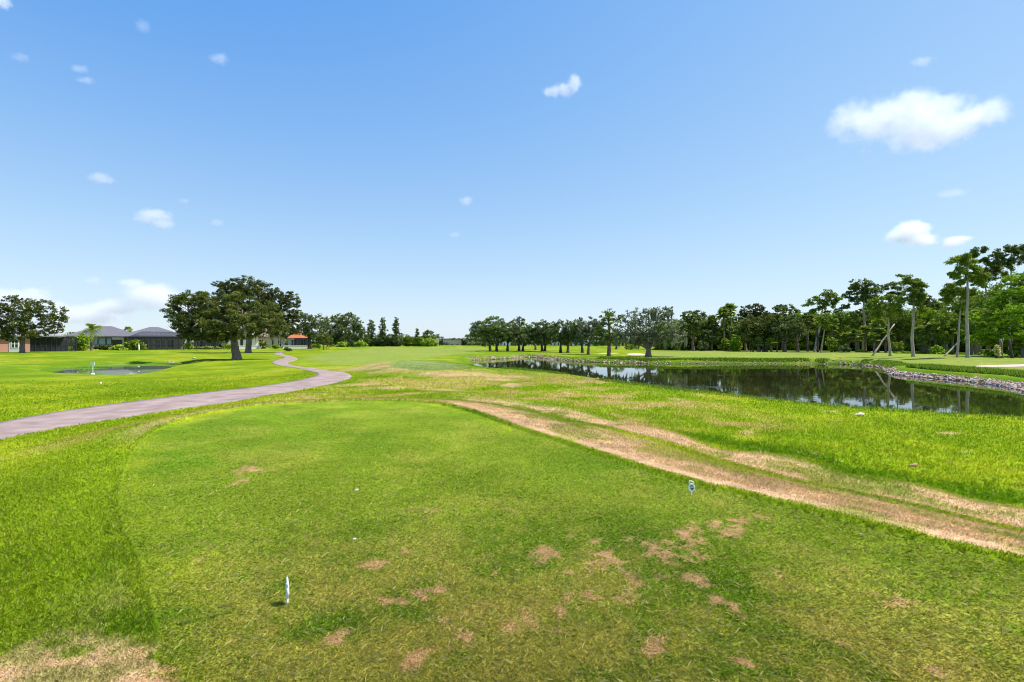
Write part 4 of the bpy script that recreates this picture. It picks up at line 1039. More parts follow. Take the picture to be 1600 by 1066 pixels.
for pts, bw, dens, sz, phrase in zones:
    P = shoreline(pts); P = np.array(P)
    for i in range(len(P)-1):
        e = P[i+1]-P[i]; ln = np.linalg.norm(e); nrm = np.array((-e[1], e[0]))/ln
        if sdist(POND, np.array([P[i][0]+nrm[0]*.6]), np.array([P[i][1]+nrm[1]*.6]))[0] < 0: nrm = -nrm
        for _ in range(int(ln*dens*(.6+.8*g.random())+g.random())):
            t = g.random(); v = g.random(); q = P[i]+e*t+nrm*(v*bw-.12)
            s_ = g.uniform(*sz)*(1.15-.3*v)
            cand.append((q[0], q[1], s_, phrase, int(g.integers(12)), g.uniform(0, 6.3), g.uniform(-.5, .5)))
cx = np.array([c[0] for c in cand]); cyy = np.array([c[1] for c in cand]); cz = np.maximum(ground(cx, cyy), WZ-.02)
order = np.argsort([-c[2]/math.hypot(c[0], c[1]) if abs(c[0]) < c[1]*1.02 else 9 for c in cand])
rest = MB(); RV = []; RF = []; roff = 0
for n_, i in enumerate(order):
    x, y, s_, phrase, k, rz, rx = cand[i]
    if n_ < 290:
        o = bpy.data.objects.new('riprap_rock', RM[k]); COL.objects.link(o)
        o.location = (x, y, cz[i]+s_*.12); o.rotation_euler = (rx, rx*.6, rz); o.scale = (s_, s_, s_)
        tag(o, '%s angular riprap rock %s' % (RCOL[k], phrase), 'rock', '%s rocks %s' % (RCOL[k], phrase))
    else:
        me = RM[k]; co = np.empty(len(me.vertices)*3); me.vertices.foreach_get('co', co); co = co.reshape(-1, 3)*s_
        c_, s2 = math.cos(rz), math.sin(rz)
        co = np.column_stack([co[:, 0]*c_-co[:, 1]*s2+x, co[:, 0]*s2+co[:, 1]*c_+y, co[:, 2]+cz[i]+s_*.12])
        f = np.array([tuple(p.vertices) for p in me.polygons]); RV.append(co); RF.append(f+roff); roff += len(co)
if RV:
    tag(mesh_obj('riprap', np.vstack(RV), np.vstack(RF), M_ROCK[0], smooth=False), 'smaller and farther rubble rocks along the far shore of the pond', 'rocks', kind='stuff')
for px, py, s_, lb, k in [(264,566.5,.17,'grey rock at the right tip of the small pond, left of its neighbour',2),(271,566,.15,'pale rock at the right tip of the small pond, right of its neighbour',3),(303,561,.24,'white rock alone in the grass right of the small pond',7)]:
    X, Y, Z = hit(px, py); o = bpy.data.objects.new('rock', RM[k]); COL.objects.link(o); o.location = (X, Y, Z+s_*.3); o.scale = (s_,)*3; o.rotation_euler = (0, 0, px)
    tag(o, lb, 'rock')

# tall grass fringe along the far bank and the near water's edge
def fringe():
    g = rng_(610); pts = []
    def along(P, n, w0, w1):
        P = np.array(P); seg = np.linalg.norm(np.diff(P, axis=0), axis=1); cs = np.concatenate([[0], np.cumsum(seg)])
        s = g.uniform(0, cs[-1], n); i = np.clip(np.searchsorted(cs, s)-1, 0, len(seg)-1); t = (s-cs[i])/seg[i]
        q = P[i]+(P[i+1]-P[i])*t[:, None]; e = (P[i+1]-P[i])/seg[i][:, None]; nr = np.column_stack([-e[:, 1], e[:, 0]])
        a = sdist(POND, q[:, 0]+nr[:, 0]*.5, q[:, 1]+nr[:, 1]*.5) < 0; nr[a] *= -1
        return q+nr*g.uniform(w0, w1, n)[:, None]
    far = [unp(a, b, WZ) for a, b in [(1386,583),(1450,590.5),(1530,598),(1600,610),(1650,620)]]
    mid = [unp(a, b, WZ) for a, b in [(930,566),(1010,568),(1130,568.5),(1270,568.5),(1355,571.5),(1384,580)]]
    Q = np.vstack([along(far, 16000, 1.35, 3.4), along(mid, 9000, .3, 1.8), along([(p[0], p[1]) for p in POND[-24:]], 0, 0, 1)])
    H = np.concatenate([g.uniform(.12, .42, 16000), g.uniform(.08, .25, 9000)])
    nc = np.array([unp(p[0], p[1], -.45) for p in near_crest]); Q2 = along(nc[::-1], 5000, -1.0, -.1)
    x = np.concatenate([Q[:, 0], Q2[:, 0]]); y = np.concatenate([Q[:, 1], Q2[:, 1]]); h = np.concatenate([H, g.uniform(.05, .16, 5000)])
    keep = sdist(POND, x, y) > .12; x, y, h = x[keep], y[keep], h[keep]; n = len(x)
    z = ground(x, y); wd = np.maximum(.012, y*.0011); az = g.uniform(0, 6.28, n); ln = g.uniform(.1, .5, n)*h
    V = np.empty((n, 3, 3)); V[:, 0] = np.column_stack([x-wd*np.cos(az), y-wd*np.sin(az), z-.02]); V[:, 1] = np.column_stack([x+wd*np.cos(az), y+wd*np.sin(az), z-.02])
    V[:, 2] = np.column_stack([x+ln*np.cos(az+1), y+ln*np.sin(az+1), z+h])
    t = g.random((n, 1)); c = np.array((.10, .21, .01))*(1-t)+np.array((.22, .30, .04))*t
    tag(mesh_obj('bank_grass', V.reshape(-1, 3), np.arange(3*n).reshape(-1, 3), M_BLADE, col=np.repeat(c, 3, 0)), 'longer fringe of uncut grass along the banks of the pond', 'grass', kind='stuff')
fringe()

# ------------------------------------------------------------------ tee markers, sign, leaves
def plain(name, c, rough=.5, spec=.4, var=.06, scale=30):
    return noisy(name, tuple(v*(1-var) for v in c), tuple(min(1, v*(1+var)) for v in c), scale, rough, spec=spec)
M_WHITE = plain('white_plastic', (.80, .84, .78), .4); M_PALE = plain('pale_blue_panel', (.55, .66, .74), .4); M_NAVY = plain('navy_print', (.015, .03, .05), .4)
def marker(px, py, rz, label):
    X, Y, Z = hit(px, py); X, Y = unp(px, py, 0); Z = 0
    t = thing('tee_marker', label, 'tee marker', (X, Y, Z), rz, 'white tee markers on the mown tee')
    a = .0365; b = .0475; cz_ = .088
    def ring(ax, az_, y0, y1, bx, bz, cz, n=28, c2=None, k0=0, k1=None):
        m = MB(); V = []
        for i in range(n):
            u = 2*math.pi*i/n
            # egg outline, narrow at the foot
            e = 1-.28*max(0, -math.sin(u))**2
            V += [(ax*math.cos(u)*e, y0, cz+az_*math.sin(u)), (ax*math.cos(u)*e, y1, cz+az_*math.sin(u)), (bx*math.cos(u)*e, y1, cz+bz*math.sin(u)), (bx*math.cos(u)*e, y0, cz+bz*math.sin(u))]
        Fs = []
        for i in range(n):
            j = (i+1) % n
            for q in range(4): Fs.append((4*i+q, 4*i+(q+1) % 4, 4*j+(q+1) % 4, 4*j+q))
        m.add(V, Fs); return m
    m = ring(a, b, -.008, .008, a*.74, b*.76, cz_); m.build('rim', M_WHITE, t, True)
    m = MB(); V = []
    m.prism([(a*.78*math.cos(2*math.pi*i/24)*(1-.28*max(0, -math.sin(2*math.pi*i/24))**2), cz_+b*.8*math.sin(2*math.pi*i/24)) for i in range(24)], -.004, .004)
    pn = m.build('panel', M_PALE, t)
    e = MB()
    for pts in ([(-.019,.012),(-.010,.022),(.004,.026),(.013,.020),(.006,.019),(-.004,.015),(-.010,.010)], [(-.024,-.004),(-.018,-.008),(-.006,-.009),(.006,-.002),(.016,-.001),(.024,-.006),(.021,-.012),(.014,-.010),(.006,-.016),(-.006,-.020),(-.015,-.015)], [(-.004,-.024),(.006,-.020),(.015,-.019),(.010,-.027),(.002,-.030)]):
        for sy in (-1, 1):
            q = [(p[0], cz_+p[1]) for p in pts]
            e.prism(q, *((-.0062, -.0042) if sy < 0 else (.0042, .0062)))
    e.build('emblem', M_NAVY, pn)
    h = MB()
    h.tube([(-.024, 0, cz_+b*.78), (-.027, 0, cz_+b+.012), (-.020, 0, cz_+b+.028), (-.002, 0, cz_+b+.024), (.020, 0, cz_+b+.014), (.027, 0, cz_+b+.004), (.026, 0, cz_+b*.70)], [.0052]*7, 8)
    h.build('handle', M_WHITE, t, True)
    st = MB(); st.tube([(0, 0, -.05), (0, 0, .01), (0, 0, cz_-b*.9)], [.004, .006, .007], 8); st.build('stake', M_WHITE, t, True)
    return t
marker(1080.5, 774.5, R(8), 'round white tee marker with a navy emblem facing us beside the dry strip')
marker(449, 944, R(-62), 'white tee marker seen edge on, standing alone on the near turf')

X, Y, Z = hit(145, 585)
t = thing('pond_sign', 'small white sign on a thin post at the near edge of the small pond', 'sign', (X, Y, Z)); k = Y/F
hz = CAMZ+(533-566.5)*k-Z
m = MB(); m.tube([(0, 0, -.2), (0, 0, hz)], [.022, .022], 8); m.build('post', M_WHITE, t, True)
m = MB(); m.box(-.16, .16, -.035, .0, hz-.20, hz); m.build('sign_board', M_WHITE, t)
m = MB(); m.tube([(0, 0, -.05), (0, 0, .06), (0, 0, .09)], [.15, .13, .05], 12); m.build('foot', M_WHITE, t, True)
X, Y, Z = hit(217, 548)
t = MB(); t.tube([(0, 0, -.1), (0, 0, .35), (0, 0, .9), (0, 0, 1.15), (0, 0, 1.2)], [.13, .13, .12, .09, .03], 10)
tag(t.build('marker_post', M_WHITE, None, True, (X, Y, Z)), 'stout white marker post on the lawn before the screened patio', 'post')
# white wading bird
X, Y, Z = hit(216.5, 583.4)
t = thing('egret', 'small white wading bird standing at the edge of the small pond', 'bird', (X, Y, max(Z, SWZ)))
m = MB()
t.scale = (.5, .5, .5)
m.tube([(.20,0,.36),(.13,0,.40),(.04,0,.44),(-.05,0,.45),(-.10,0,.50),(-.08,0,.58),(-.11,0,.64),(-.15,0,.65)], [.01,.045,.075,.06,.028,.02,.024,.018], 10)
m.build('body', M_WHITE, t, True)
m = MB(); m.tube([(-.16,0,.65),(-.25,0,.63)], [.012,.003], 6); m.build('beak', plain('beak', (.6,.4,.05)), t, True)
for q in (-.02, .03):
    m = MB(); m.tube([(q,q,-.05),(q+.01,q,.2),(q,q,.40)], [.008,.008,.012], 6); m.build('leg', M_NAVY, t, True)
# stakes holding the young tree
X0, Y0, _ = hit(505.5, 547)
for dx, lb in ((.62, 'left wooden stake beside the young tree'), (1.15, 'right wooden stake beside the young tree')):
    z0 = float(ground(X0+dx, Y0)[0]); m = MB(); m.tube([(0,0,-.1),(0,0,1.25)], [.04,.035], 6)
    tag(m.build('wooden_stake', plain('stake_wood', (.45,.27,.17), .8), None, True, (X0+dx, Y0, z0)), lb, 'stake')
# pale leaves and slabs lying on the turf
M_LITTER = noisy('dead_leaf', (.55,.42,.33), (.75,.66,.56), 20, .8)
def flake(px, py, s_, label, cat, name, mat=M_LITTER, th=.2):
    X, Y, Z = hit(px, py); g = rng_(int(px)); m = MB(); n = 9
    P = [(s_*math.cos(6.283*i/n)*g.uniform(.6, 1.1), s_*.6*math.sin(6.283*i/n)*g.uniform(.6, 1.1), 0) for i in range(n)]
    V = [(p[0]*.9, p[1]*.9, -.01) for p in P]+[(p[0], p[1], s_*th+p[0]*.25) for p in P]+[(p[0]*.55, p[1]*.55, s_*th*1.5+p[0]*.2+g.uniform(0, s_*.15)) for p in P]
    m.add(V, [tuple(range(n-1, -1, -1))]+[(i, (i+1) % n, (i+1) % n+n, i+n) for i in range(n)]+[(i+n, (i+1) % n+n, (i+1) % n+2*n, i+2*n) for i in range(n)]+[tuple(range(2*n, 3*n))])
    return tag(m.build(name, mat, None, True, (X, Y, Z+.006)), label, cat)
flake(556, 767, .030, 'curled pale leaf on the tee, the farther of two', 'leaf', 'dead_leaf')
flake(553, 844, .022, 'curled pale leaf on the tee, the nearer of two', 'leaf', 'dead_leaf')
flake(1341, 649, .17, 'flat pale stone in the bright grass near the pond edge', 'stone', 'stone_slab', M_ROCK[2], .12)
flake(1426, 728, .09, 'little heap of dry clippings on the slope right of the dry strip', 'dry grass clump', 'dry_clump', plain('clippings', (.42,.25,.14), .9, .1, .3, 60), .12)
flake(157, 600, .10, 'white scrap of litter on the lawn between path and small pond', 'litter', 'litter', M_WHITE, .4)
flake(1313, 560.5, .12, 'small dark stone on the far fairway near the pond', 'stone', 'stone', M_ROCK[3], .6)

# ------------------------------------------------------------------ houses
def wallm(n, c): return noisy(n, tuple(v*.93 for v in c), c, 1.5, .85, .1, spec=.15)
M_SALMON = wallm('salmon_stucco', (.55,.27,.21)); M_CREAM = wallm('cream_stucco', (.70,.60,.48)); M_WALLW = wallm('white_stucco', (.86,.78,.71))
M_GREYW = wallm('grey_stucco', (.48,.50,.50)); M_YELLOW = wallm('yellow_stucco', (.75,.52,.16)); M_TANW = wallm('tan_stucco', (.60,.47,.36))
def roofm(n, c):
    m, nn, l, b = new_mat(n)
    tc = N(nn, 'ShaderNodeTexCoord'); br = N(nn, 'ShaderNodeTexBrick'); mp = N(nn, 'ShaderNodeMapping'); mp.inputs['Rotation'].default_value = (0, 0, 0)
    l.new(tc.outputs['Object'], mp.inputs[0]); l.new(mp.outputs[0], br.inputs['Vector'])
    br.inputs['Scale'].default_value = 2.2; br.inputs['Mortar Size'].default_value = .02
    br.inputs['Color1'].default_value = (*c, 1); br.inputs['Color2'].default_value = (*[v*.72 for v in c], 1); br.inputs['Mortar'].default_value = (*[v*.5 for v in c], 1)
    l.new(br.outputs['Color'], b.inputs['Base Color']); b.inputs['Roughness'].default_value = .85; b.inputs['Specular IOR Level'].default_value = .1
    return m
M_RGREY = roofm('grey_shingles', (.17,.165,.185)); M_RDARK = roofm('dark_shingles', (.09,.09,.12)); M_RTAN = roofm('tan_shingles', (.33,.25,.20)); M_RORANGE = roofm('orange_tiles', (.55,.18,.09)); M_RPALE = roofm('pale_shingles', (.32,.31,.31))
M_FRAME = plain('dark_aluminium', (.03,.03,.035), .4); M_WFRAME = plain('white_trim', (.8,.8,.78), .5)
def glassm():
    m, n, l, b = new_mat('window_glass'); b.inputs['Base Color'].default_value = (.02,.025,.035,1); b.inputs['Roughness'].default_value = .05; b.inputs['Specular IOR Level'].default_value = .6; return m
M_GLASS = glassm(); M_SHUT = noisy('pale_shutter', (.30,.37,.42), (.42,.50,.55), 3, .5, stretch=(20, 1, 1))
def screenm():
    m, n, l, b = new_mat('insect_screen'); b.inputs['Base Color'].default_value = (.02,.022,.028,1); b.inputs['Roughness'].default_value = .7
    tr = N(n, 'ShaderNodeBsdfTransparent'); mx = N(n, 'ShaderNodeMixShader')
    tc = N(n, 'ShaderNodeTexCoord'); no = N(n, 'ShaderNodeTexNoise'); no.inputs['Scale'].default_value = .8
    mr = N(n, 'ShaderNodeMapRange'); mr.inputs['To Min'].default_value = .42; mr.inputs['To Max'].default_value = .62
    l.new(tc.outputs['Object'], no.inputs['Vector']); l.new(no.outputs['Fac'], mr.inputs[0]); l.new(mr.outputs[0], mx.inputs[0])
    l.new(b.outputs[0], mx.inputs[1]); l.new(tr.outputs[0], mx.inputs[2]); l.new(mx.outputs[0], n['Material Output'].inputs['Surface']); return m
M_SCREEN = screenm()
def hip(m, x0, x1, y0, y1, z0, z1, ov=.5):
    x0 -= ov; x1 += ov; y0 -= ov; y1 += ov; w_, d_ = x1-x0, y1-y0; h = min(w_, d_)/2
    if w_ >= d_: r0, r1 = (x0+h, (y0+y1)/2), (x1-h, (y0+y1)/2)
    else: r0, r1 = ((x0+x1)/2, y0+h), ((x0+x1)/2, y1-h)
    V = [(x0,y0,z0-.18),(x1,y0,z0-.18),(x1,y1,z0-.18),(x0,y1,z0-.18),(x0,y0,z0),(x1,y0,z0),(x1,y1,z0),(x0,y1,z0),(*r0,z1),(*r1,z1)]
    Fs = [(0,3,2,1),(0,1,5,4),(1,2,6,5),(2,3,7,6),(3,0,4,7)]
    if w_ >= d_: Fs += [(4,5,9,8),(6,7,8,9),(5,6,9),(7,4,8)]
    else: Fs += [(4,5,8),(5,6,9,8),(6,7,9),(7,4,8,9)]
    m.add(V, Fs)
class House:
    def __init__(s, name, label, px, Y, cat='house', group=None):
        X, Y, Z = at(px, Y); s.k = Y/F; s.X = X; s.Y = Y; s.Z = Z-.1; s.px = px; s.c = math.cos(math.atan2(X, Y)); s.t = thing(name, label, cat, (X, Y, s.Z), -math.atan2(X, Y), group)
    def x(s, px): return (px-s.px)*s.k*s.c
    def z(s, py): return CAMZ+(533-py)*s.k-s.Z
    def wall(s, p0, p1, d, h, mat, y0=0):
        m = MB(); m.box(s.x(p0), s.x(p1), y0, y0+d, 0, h); return m.build('wall', mat, s.t)
    def roof(s, p0, p1, d, zt, h, mat, y0=0, ov=.5):
        m = MB(); hip(m, s.x(p0), s.x(p1), y0, y0+d, h+.2, zt, ov); return m.build('roof', mat, s.t)
    def window(s, p0, p1, y0_, y1_, glass=None, fr=None, bars=1, yy=0, name='window'):
        x0, x1, z0, z1 = s.x(p0), s.x(p1), max(.15, s.z(y1_)), s.z(y0_); f = .09
        m = MB(); m.box(x0, x1, yy-.03, yy-.003, z0, z1); g_ = m.build(name, glass or M_GLASS, s.t)
        m = MB()
        for a in [x0+(x1-x0)*i/(bars+1) for i in range(bars+2)]: m.box(a-f/2, a+f/2, yy-.07, yy-.033, z0, z1)
        m.box(x0, x1, yy-.065, yy-.034, z0-f, z0-.002); m.box(x0, x1, yy-.065, yy-.034, z1+.002, z1+f)
        if bars: m.box(x0+f/2+.002, x1-f/2-.002, yy-.062, yy-.035, (z0+z1)/2-f/3, (z0+z1)/2+f/3)
        m.build('frame', fr or M_WFRAME, g_)
    def cage(s, p0, p1, depth, h, posts=8, yy=0, roofh=0, hipx=None):
        x0, x1 = s.x(p0), s.x(p1); m = MB()
        m.box(x0, x1, yy-depth, yy-depth+.02, .06, h); m.box(x0, x0+.02, yy-depth+.03, yy-.08, .06, h); m.box(x1-.02, x1, yy-depth+.03, yy-.08, .06, h)
        if roofh:
            ix = min((x1-x0)*.22, depth*.8); ta, tb = x0+ix, x1-ix; yt = yy-depth*.35
            V = [(x0,yy-depth,h+.02),(x1,yy-depth,h+.02),(tb,yt,h+roofh),(ta,yt,h+roofh),(x0,yy-.1,h+.02),(x1,yy-.1,h+.02),(ta,yy-.1,h+roofh),(tb,yy-.1,h+roofh)]
            m.add(V, [(0,1,2,3),(0,3,6,4),(1,5,7,2),(3,2,7,6)])
        else: m.box(x0, x1, yy-depth+.03, yy-.08, h+.01, h+.03)
        sc = m.build('patio_screen', M_SCREEN, s.t)
        m = MB(); y_ = yy-depth-.045
        for i in range(posts+1):
            a = x0+(x1-x0)*i/posts; m.box(a-.045, a+.045, y_-.04, y_+.03, 0, h)
        m.box(x0, x1, y_-.05, y_+.04, h+.002, h+.1); m.box(x0, x1, y_-.02, y_+.02, h*.40, h*.40+.06)
        if roofh:
            for i in range(posts+1):
                u = i/posts; m.tube([(x0+(x1-x0)*u, yy-depth-.02, h+.05), (x0+ix+(x1-x0-2*ix)*u, yy-depth*.35, h+roofh+.03)], [.035, .035], 5)
            m.tube([(x0+ix, yy-depth*.35, h+roofh+.03), (x1-ix, yy-depth*.35, h+roofh+.03)], [.045, .045], 5)
        m.build('screen_frame', M_FRAME, sc)
# salmon house far left
h = House('house', 'salmon stucco house behind the left oak with a long dark patio screen', 30, 89)
h.wall(-70, 47, 11, 2.75, M_SALMON); h.roof(-70, 100, 14, 5.2, 2.75, M_RPALE)
m = MB(); m.box(h.x(14), h.x(30.5), -.06, -.004, 0, 2.7); m.build('window_bay', M_GREYW, h.t)
h.window(17.5, 28.5, 531.5, 543.5, bars=1, yy=-.06)
h.window(33, 38, 533, 543, bars=1, yy=0)
h.wall(47.2, 112, 8, 2.6, wallm('shaded_wall', (.20,.21,.22)), y0=3.0); h.window(51, 61, 529, 547, bars=2, yy=3.0, fr=M_FRAME, name='glass_door')  # dark grey wall colour stands in for shade behind the screen
h.cage(47.5, 125, 2.8, 2.65, 9, yy=2.9)
# grey roofed house
h = House('house', 'grey hip roofed house with pale shuttered windows and a white porch column', 165, 110)
h.wall(120, 174.5, 11, 2.9, M_GREYW, 0); h.wall(174.7, 218, 9, 2.9, M_CREAM, 2.2)
h.roof(110, 217, 9, 5.3, 2.9, M_RGREY, -.2, .7)
for a, b in ((147,152.5),(154.5,165),(166.5,174)): h.window(a, b, 528.5, 538.5, glass=M_SHUT, fr=M_FRAME, bars=0)
m = MB(); m.box(h.x(191.8), h.x(193.8), -.3, -.0, 0, 2.9); m.build('porch_column', M_WALLW, h.t)
m = MB(); m.box(h.x(174.7), h.x(191.6), -.2, -.0, 2.3, 2.85); m.build('porch_beam', M_WALLW, h.t)
h.window(178, 190, 532, 543.5, yy=2.2, bars=2, name='glass_door', fr=M_FRAME)
m = MB(); V = [(h.x(169),1.9,4.15),(h.x(175.5),1.9,4.15),(h.x(175.5),3.1,4.62),(h.x(169),3.1,4.62)]; m.add(V+[(v[0],v[1]+.02,v[2]-.25) for v in V], [(0,1,2,3),(0,4,5,1),(1,5,6,2),(2,6,7,3),(3,7,4,0)]); m.build('skylight', plain('solar_panel', (.03,.04,.16), .2), h.t)
# house with hipped screen enclosure
h = House('house', 'house with dark hipped grey roof and a wide screened patio left of the oaks', 240, 116)
h.wall(200, 292, 11, 2.9, M_CREAM); h.roof(192, 290, 10, 5.3, 2.9, M_RGREY, -.4, .7)
for a, b in ((222,232),(244,250),(252,258),(262,272)): h.window(a, b, 532, 543.5, bars=1)
h.cage(203, 287, 6.0, 2.85, 10, yy=-.75, roofh=1.15)
# screened patio house right behind the oaks
h = House('house', 'low house behind the oak trunks with a dark hipped patio screen', 322, 124)
h.wall(303, 348, 10, 2.7, M_GREYW); h.roof(303, 345, 10, 4.9, 2.7, M_RDARK, 0, .6); h.window(312, 320, 533, 543, bars=1); h.window(328, 338, 533, 543, bars=1); h.cage(304, 346, 4, 2.7, 7, yy=-.7, roofh=1.2)
h = House('house', 'white walled house with an arched gable between the two oak trunks', 378, 132)
h.wall(356, 404, 10, 2.9, M_WALLW); h.roof(356, 404, 10, 5.2, 2.9, M_RTAN); h.window(375, 380, 530, 542, bars=0); h.window(389, 394, 532, 542, bars=1); h.window(361, 367, 532, 542, bars=1)
m = MB(); m.prism([(h.x(371),2.9),(h.x(384),2.9),(h.x(382),3.6),(h.x(377.5),4.1),(h.x(373),3.6)], -.12, -.02); m.build('gable', M_WALLW, h.t)
h = House('house', 'tan roofed house with a pale gable seen under the drooping oak branches', 430, 136)
h.wall(398, 446, 11, 3.0, M_TANW); h.roof(398, 446, 12, 6.6, 3.0, M_RTAN); h.window(405, 412, 531, 542, bars=1); h.window(424, 428, 530, 543, bars=0, name='door'); h.window(434, 440, 531, 542, bars=1)
h = House('house', 'orange tile roofed house behind the dark trunked oak', 470, 136)
h.wall(450, 484, 10, 2.6, M_GREYW); h.roof(452, 482, 11, 5.0, 2.6, M_RORANGE); h.window(455, 463, 531, 541, bars=1); h.window(470, 478, 531, 541, bars=1); h.cage(460, 484, 3, 2.6, 5, yy=-.8)
def gwall(label, p0, p1, Y, yt, yb=None):
    X, Y, Z = at((p0+p1)/2, Y); k = Y/F; m = MB(); hh = CAMZ+(533-yt)*k-Z; w2 = (p1-p0)*k/2
    t = thing('garden_wall', label, 'wall', (X, Y, Z-.1), -math.atan2(X, Y)); w2 *= math.cos(math.atan2(X, Y))
    m.box(-w2, w2, 0, .2, 0, hh); m.build('wall_panel', M_WALLW, t)
    m = MB(); m.box(-w2-.04, w2+.04, -.05, .25, hh+.003, hh+.1); m.build('coping', M_WFRAME, t)
gwall('low white garden wall behind the two oak trunks', 362, 405, 122, 540.2)
gwall('long low white garden wall in front of the orange roofed house', 442, 484, 126, 540)
# far houses
for px, Y, a, b, yt, hw, mw, mr, lb in [(707,205,692,721,533.4,2.6,M_CREAM,M_RDARK,'distant house with a dark blue hipped roof beyond the fairway'),(742,200,729,757,531.8,2.6,M_TANW,M_RTAN,'distant house with a brown hipped roof left of the oak row')]:
    h = House('house', lb, px, Y); h.wall(a, b, 12, hw, mw); h.roof(a, b, 13, h.z(yt), hw, mr, 0, .8)
    for i in range(3): h.window(a+(b-a)*(.15+.28*i), a+(b-a)*(.30+.28*i), 538.2, 541.5, bars=0)
for px, Y, a, b, yt, mw, mr, lb in [(790,185,780,802,534,M_WALLW,M_RPALE,'white house seen between the left trunks of the oak row'),(818,188,806,830,534,M_WALLW,M_RPALE,'white house behind the pair of slim oak trunks in the row'),(868,186,858,882,534,M_CREAM,M_RTAN,'cream house glimpsed between the middle oak trunks'),(905,180,894,936,534,M_WALLW,M_RPALE,'long white house behind the right trunks of the oak row'),(963,172,950,976,529.5,M_YELLOW,M_RTAN,'yellow house seen beneath the bright pine and mossy oak')]:
    h = House('house', lb, px, Y); hh = 2.9 if mw is not M_YELLOW else 3.8; h.wall(a, b, 10, hh, mw); h.roof(a, b, 11, max(h.z(yt), hh+1.2), hh, mr, 0, .5)
    for i in range(4): h.window(a+(b-a)*(.08+.24*i), a+(b-a)*(.18+.24*i), 536, 541.5, bars=0)
X, Y, Z = at(683, 150); m = MB(); m.box(-.35, .35, 0, .3, 0, 2.3); m.box(-.42, .42, -.06, .36, 2.303, 2.42)
tag(m.build('utility_cabinet', M_WALLW, None, False, (X, Y, Z)), 'slim pale box at the right end of the bush row', 'cabinet')
# power pylon tops over the wood
X, Y, Z = at(1147, 330); k = Y/F; zt = CAMZ+(533-488)*k-Z
m = MB()
for sx in (-1, 1):
    for sy in (-1, 1): m.tube([(sx*2.2, sy*2.2, 0), (sx*.9, sy*.9, zt*.75), (sx*.9, sy*.9, zt)], [.11, .09, .08], 5)
for i in range(8):
    z0 = zt*(.45+.07*i); m.tube([(-1.1, -1, z0), (1.1, -1, z0+zt*.07)], [.05, .05], 4); m.tube([(1.1, 1, z0), (-1.1, 1, z0+zt*.07)], [.05, .05], 4)
for zz in (.88, 1.0): m.tube([(-3.4, 0, zt*zz), (3.4, 0, zt*zz)], [.1, .1], 5)
tag(m.build('power_pylon', plain('galvanised', (.4,.41,.43), .5), None, False, (X, Y, Z)), 'steel lattice pylon top poking above the wood at its dip', 'pylon')

# ------------------------------------------------------------------ clouds
def cloud_mat(name, lobes, dens, nscale, seed, amp):
    m = bpy.data.materials.new(name); m.use_nodes = True; n = m.node_tree.nodes; l = m.node_tree.links; n.clear()
    o = N(n, 'ShaderNodeOutputMaterial'); pv = N(n, 'ShaderNodeVolumePrincipled'); l.new(pv.outputs[0], o.inputs['Volume'])
    pv.inputs['Color'].default_value = (.995, .995, .995, 1); pv.inputs['Anisotropy'].default_value = .15
    tc = N(n, 'ShaderNodeTexCoord'); last = None
    for (c, r) in lobes:
        sb = N(n, 'ShaderNodeVectorMath', operation='SUBTRACT'); sb.inputs[1].default_value = c; l.new(tc.outputs['Object'], sb.inputs[0])
        dv = N(n, 'ShaderNodeVectorMath', operation='DIVIDE'); dv.inputs[1].default_value = r; l.new(sb.outputs[0], dv.inputs[0])
        ln = N(n, 'ShaderNodeVectorMath', operation='LENGTH'); l.new(dv.outputs[0], ln.inputs[0])
        if last is None: last = ln.outputs['Value']
        else:
            mn = N(n, 'ShaderNodeMath', operation='SMOOTH_MIN'); mn.inputs[2].default_value = .25; l.new(last, mn.inputs[0]); l.new(ln.outputs['Value'], mn.inputs[1]); last = mn.outputs[0]
    no = N(n, 'ShaderNodeTexNoise'); no.inputs['Scale'].default_value = nscale; no.inputs['Detail'].default_value = 7; no.inputs['Roughness'].default_value = .68
    ad = N(n, 'ShaderNodeVectorMath', operation='ADD'); ad.inputs[1].default_value = (seed*7.3, seed*1.7, seed*3.1); l.new(tc.outputs['Object'], ad.inputs[0]); l.new(ad.outputs[0], no.inputs['Vector'])
    ma = N(n, 'ShaderNodeMath', operation='MULTIPLY_ADD'); ma.inputs[1].default_value = amp; ma.inputs[2].default_value = -amp*.5; l.new(no.outputs['Fac'], ma.inputs[0])
    sm = N(n, 'ShaderNodeMath', operation='ADD'); l.new(last, sm.inputs[0]); l.new(ma.outputs[0], sm.inputs[1])
    mr = N(n, 'ShaderNodeMapRange'); mr.interpolation_type = 'SMOOTHSTEP'; mr.inputs['From Min'].default_value = 1.0; mr.inputs['From Max'].default_value = .35; mr.inputs['To Min'].default_value = 0; mr.inputs['To Max'].default_value = dens
    l.new(sm.outputs[0], mr.inputs[0]); l.new(mr.outputs[0], pv.inputs['Density'])
    return m
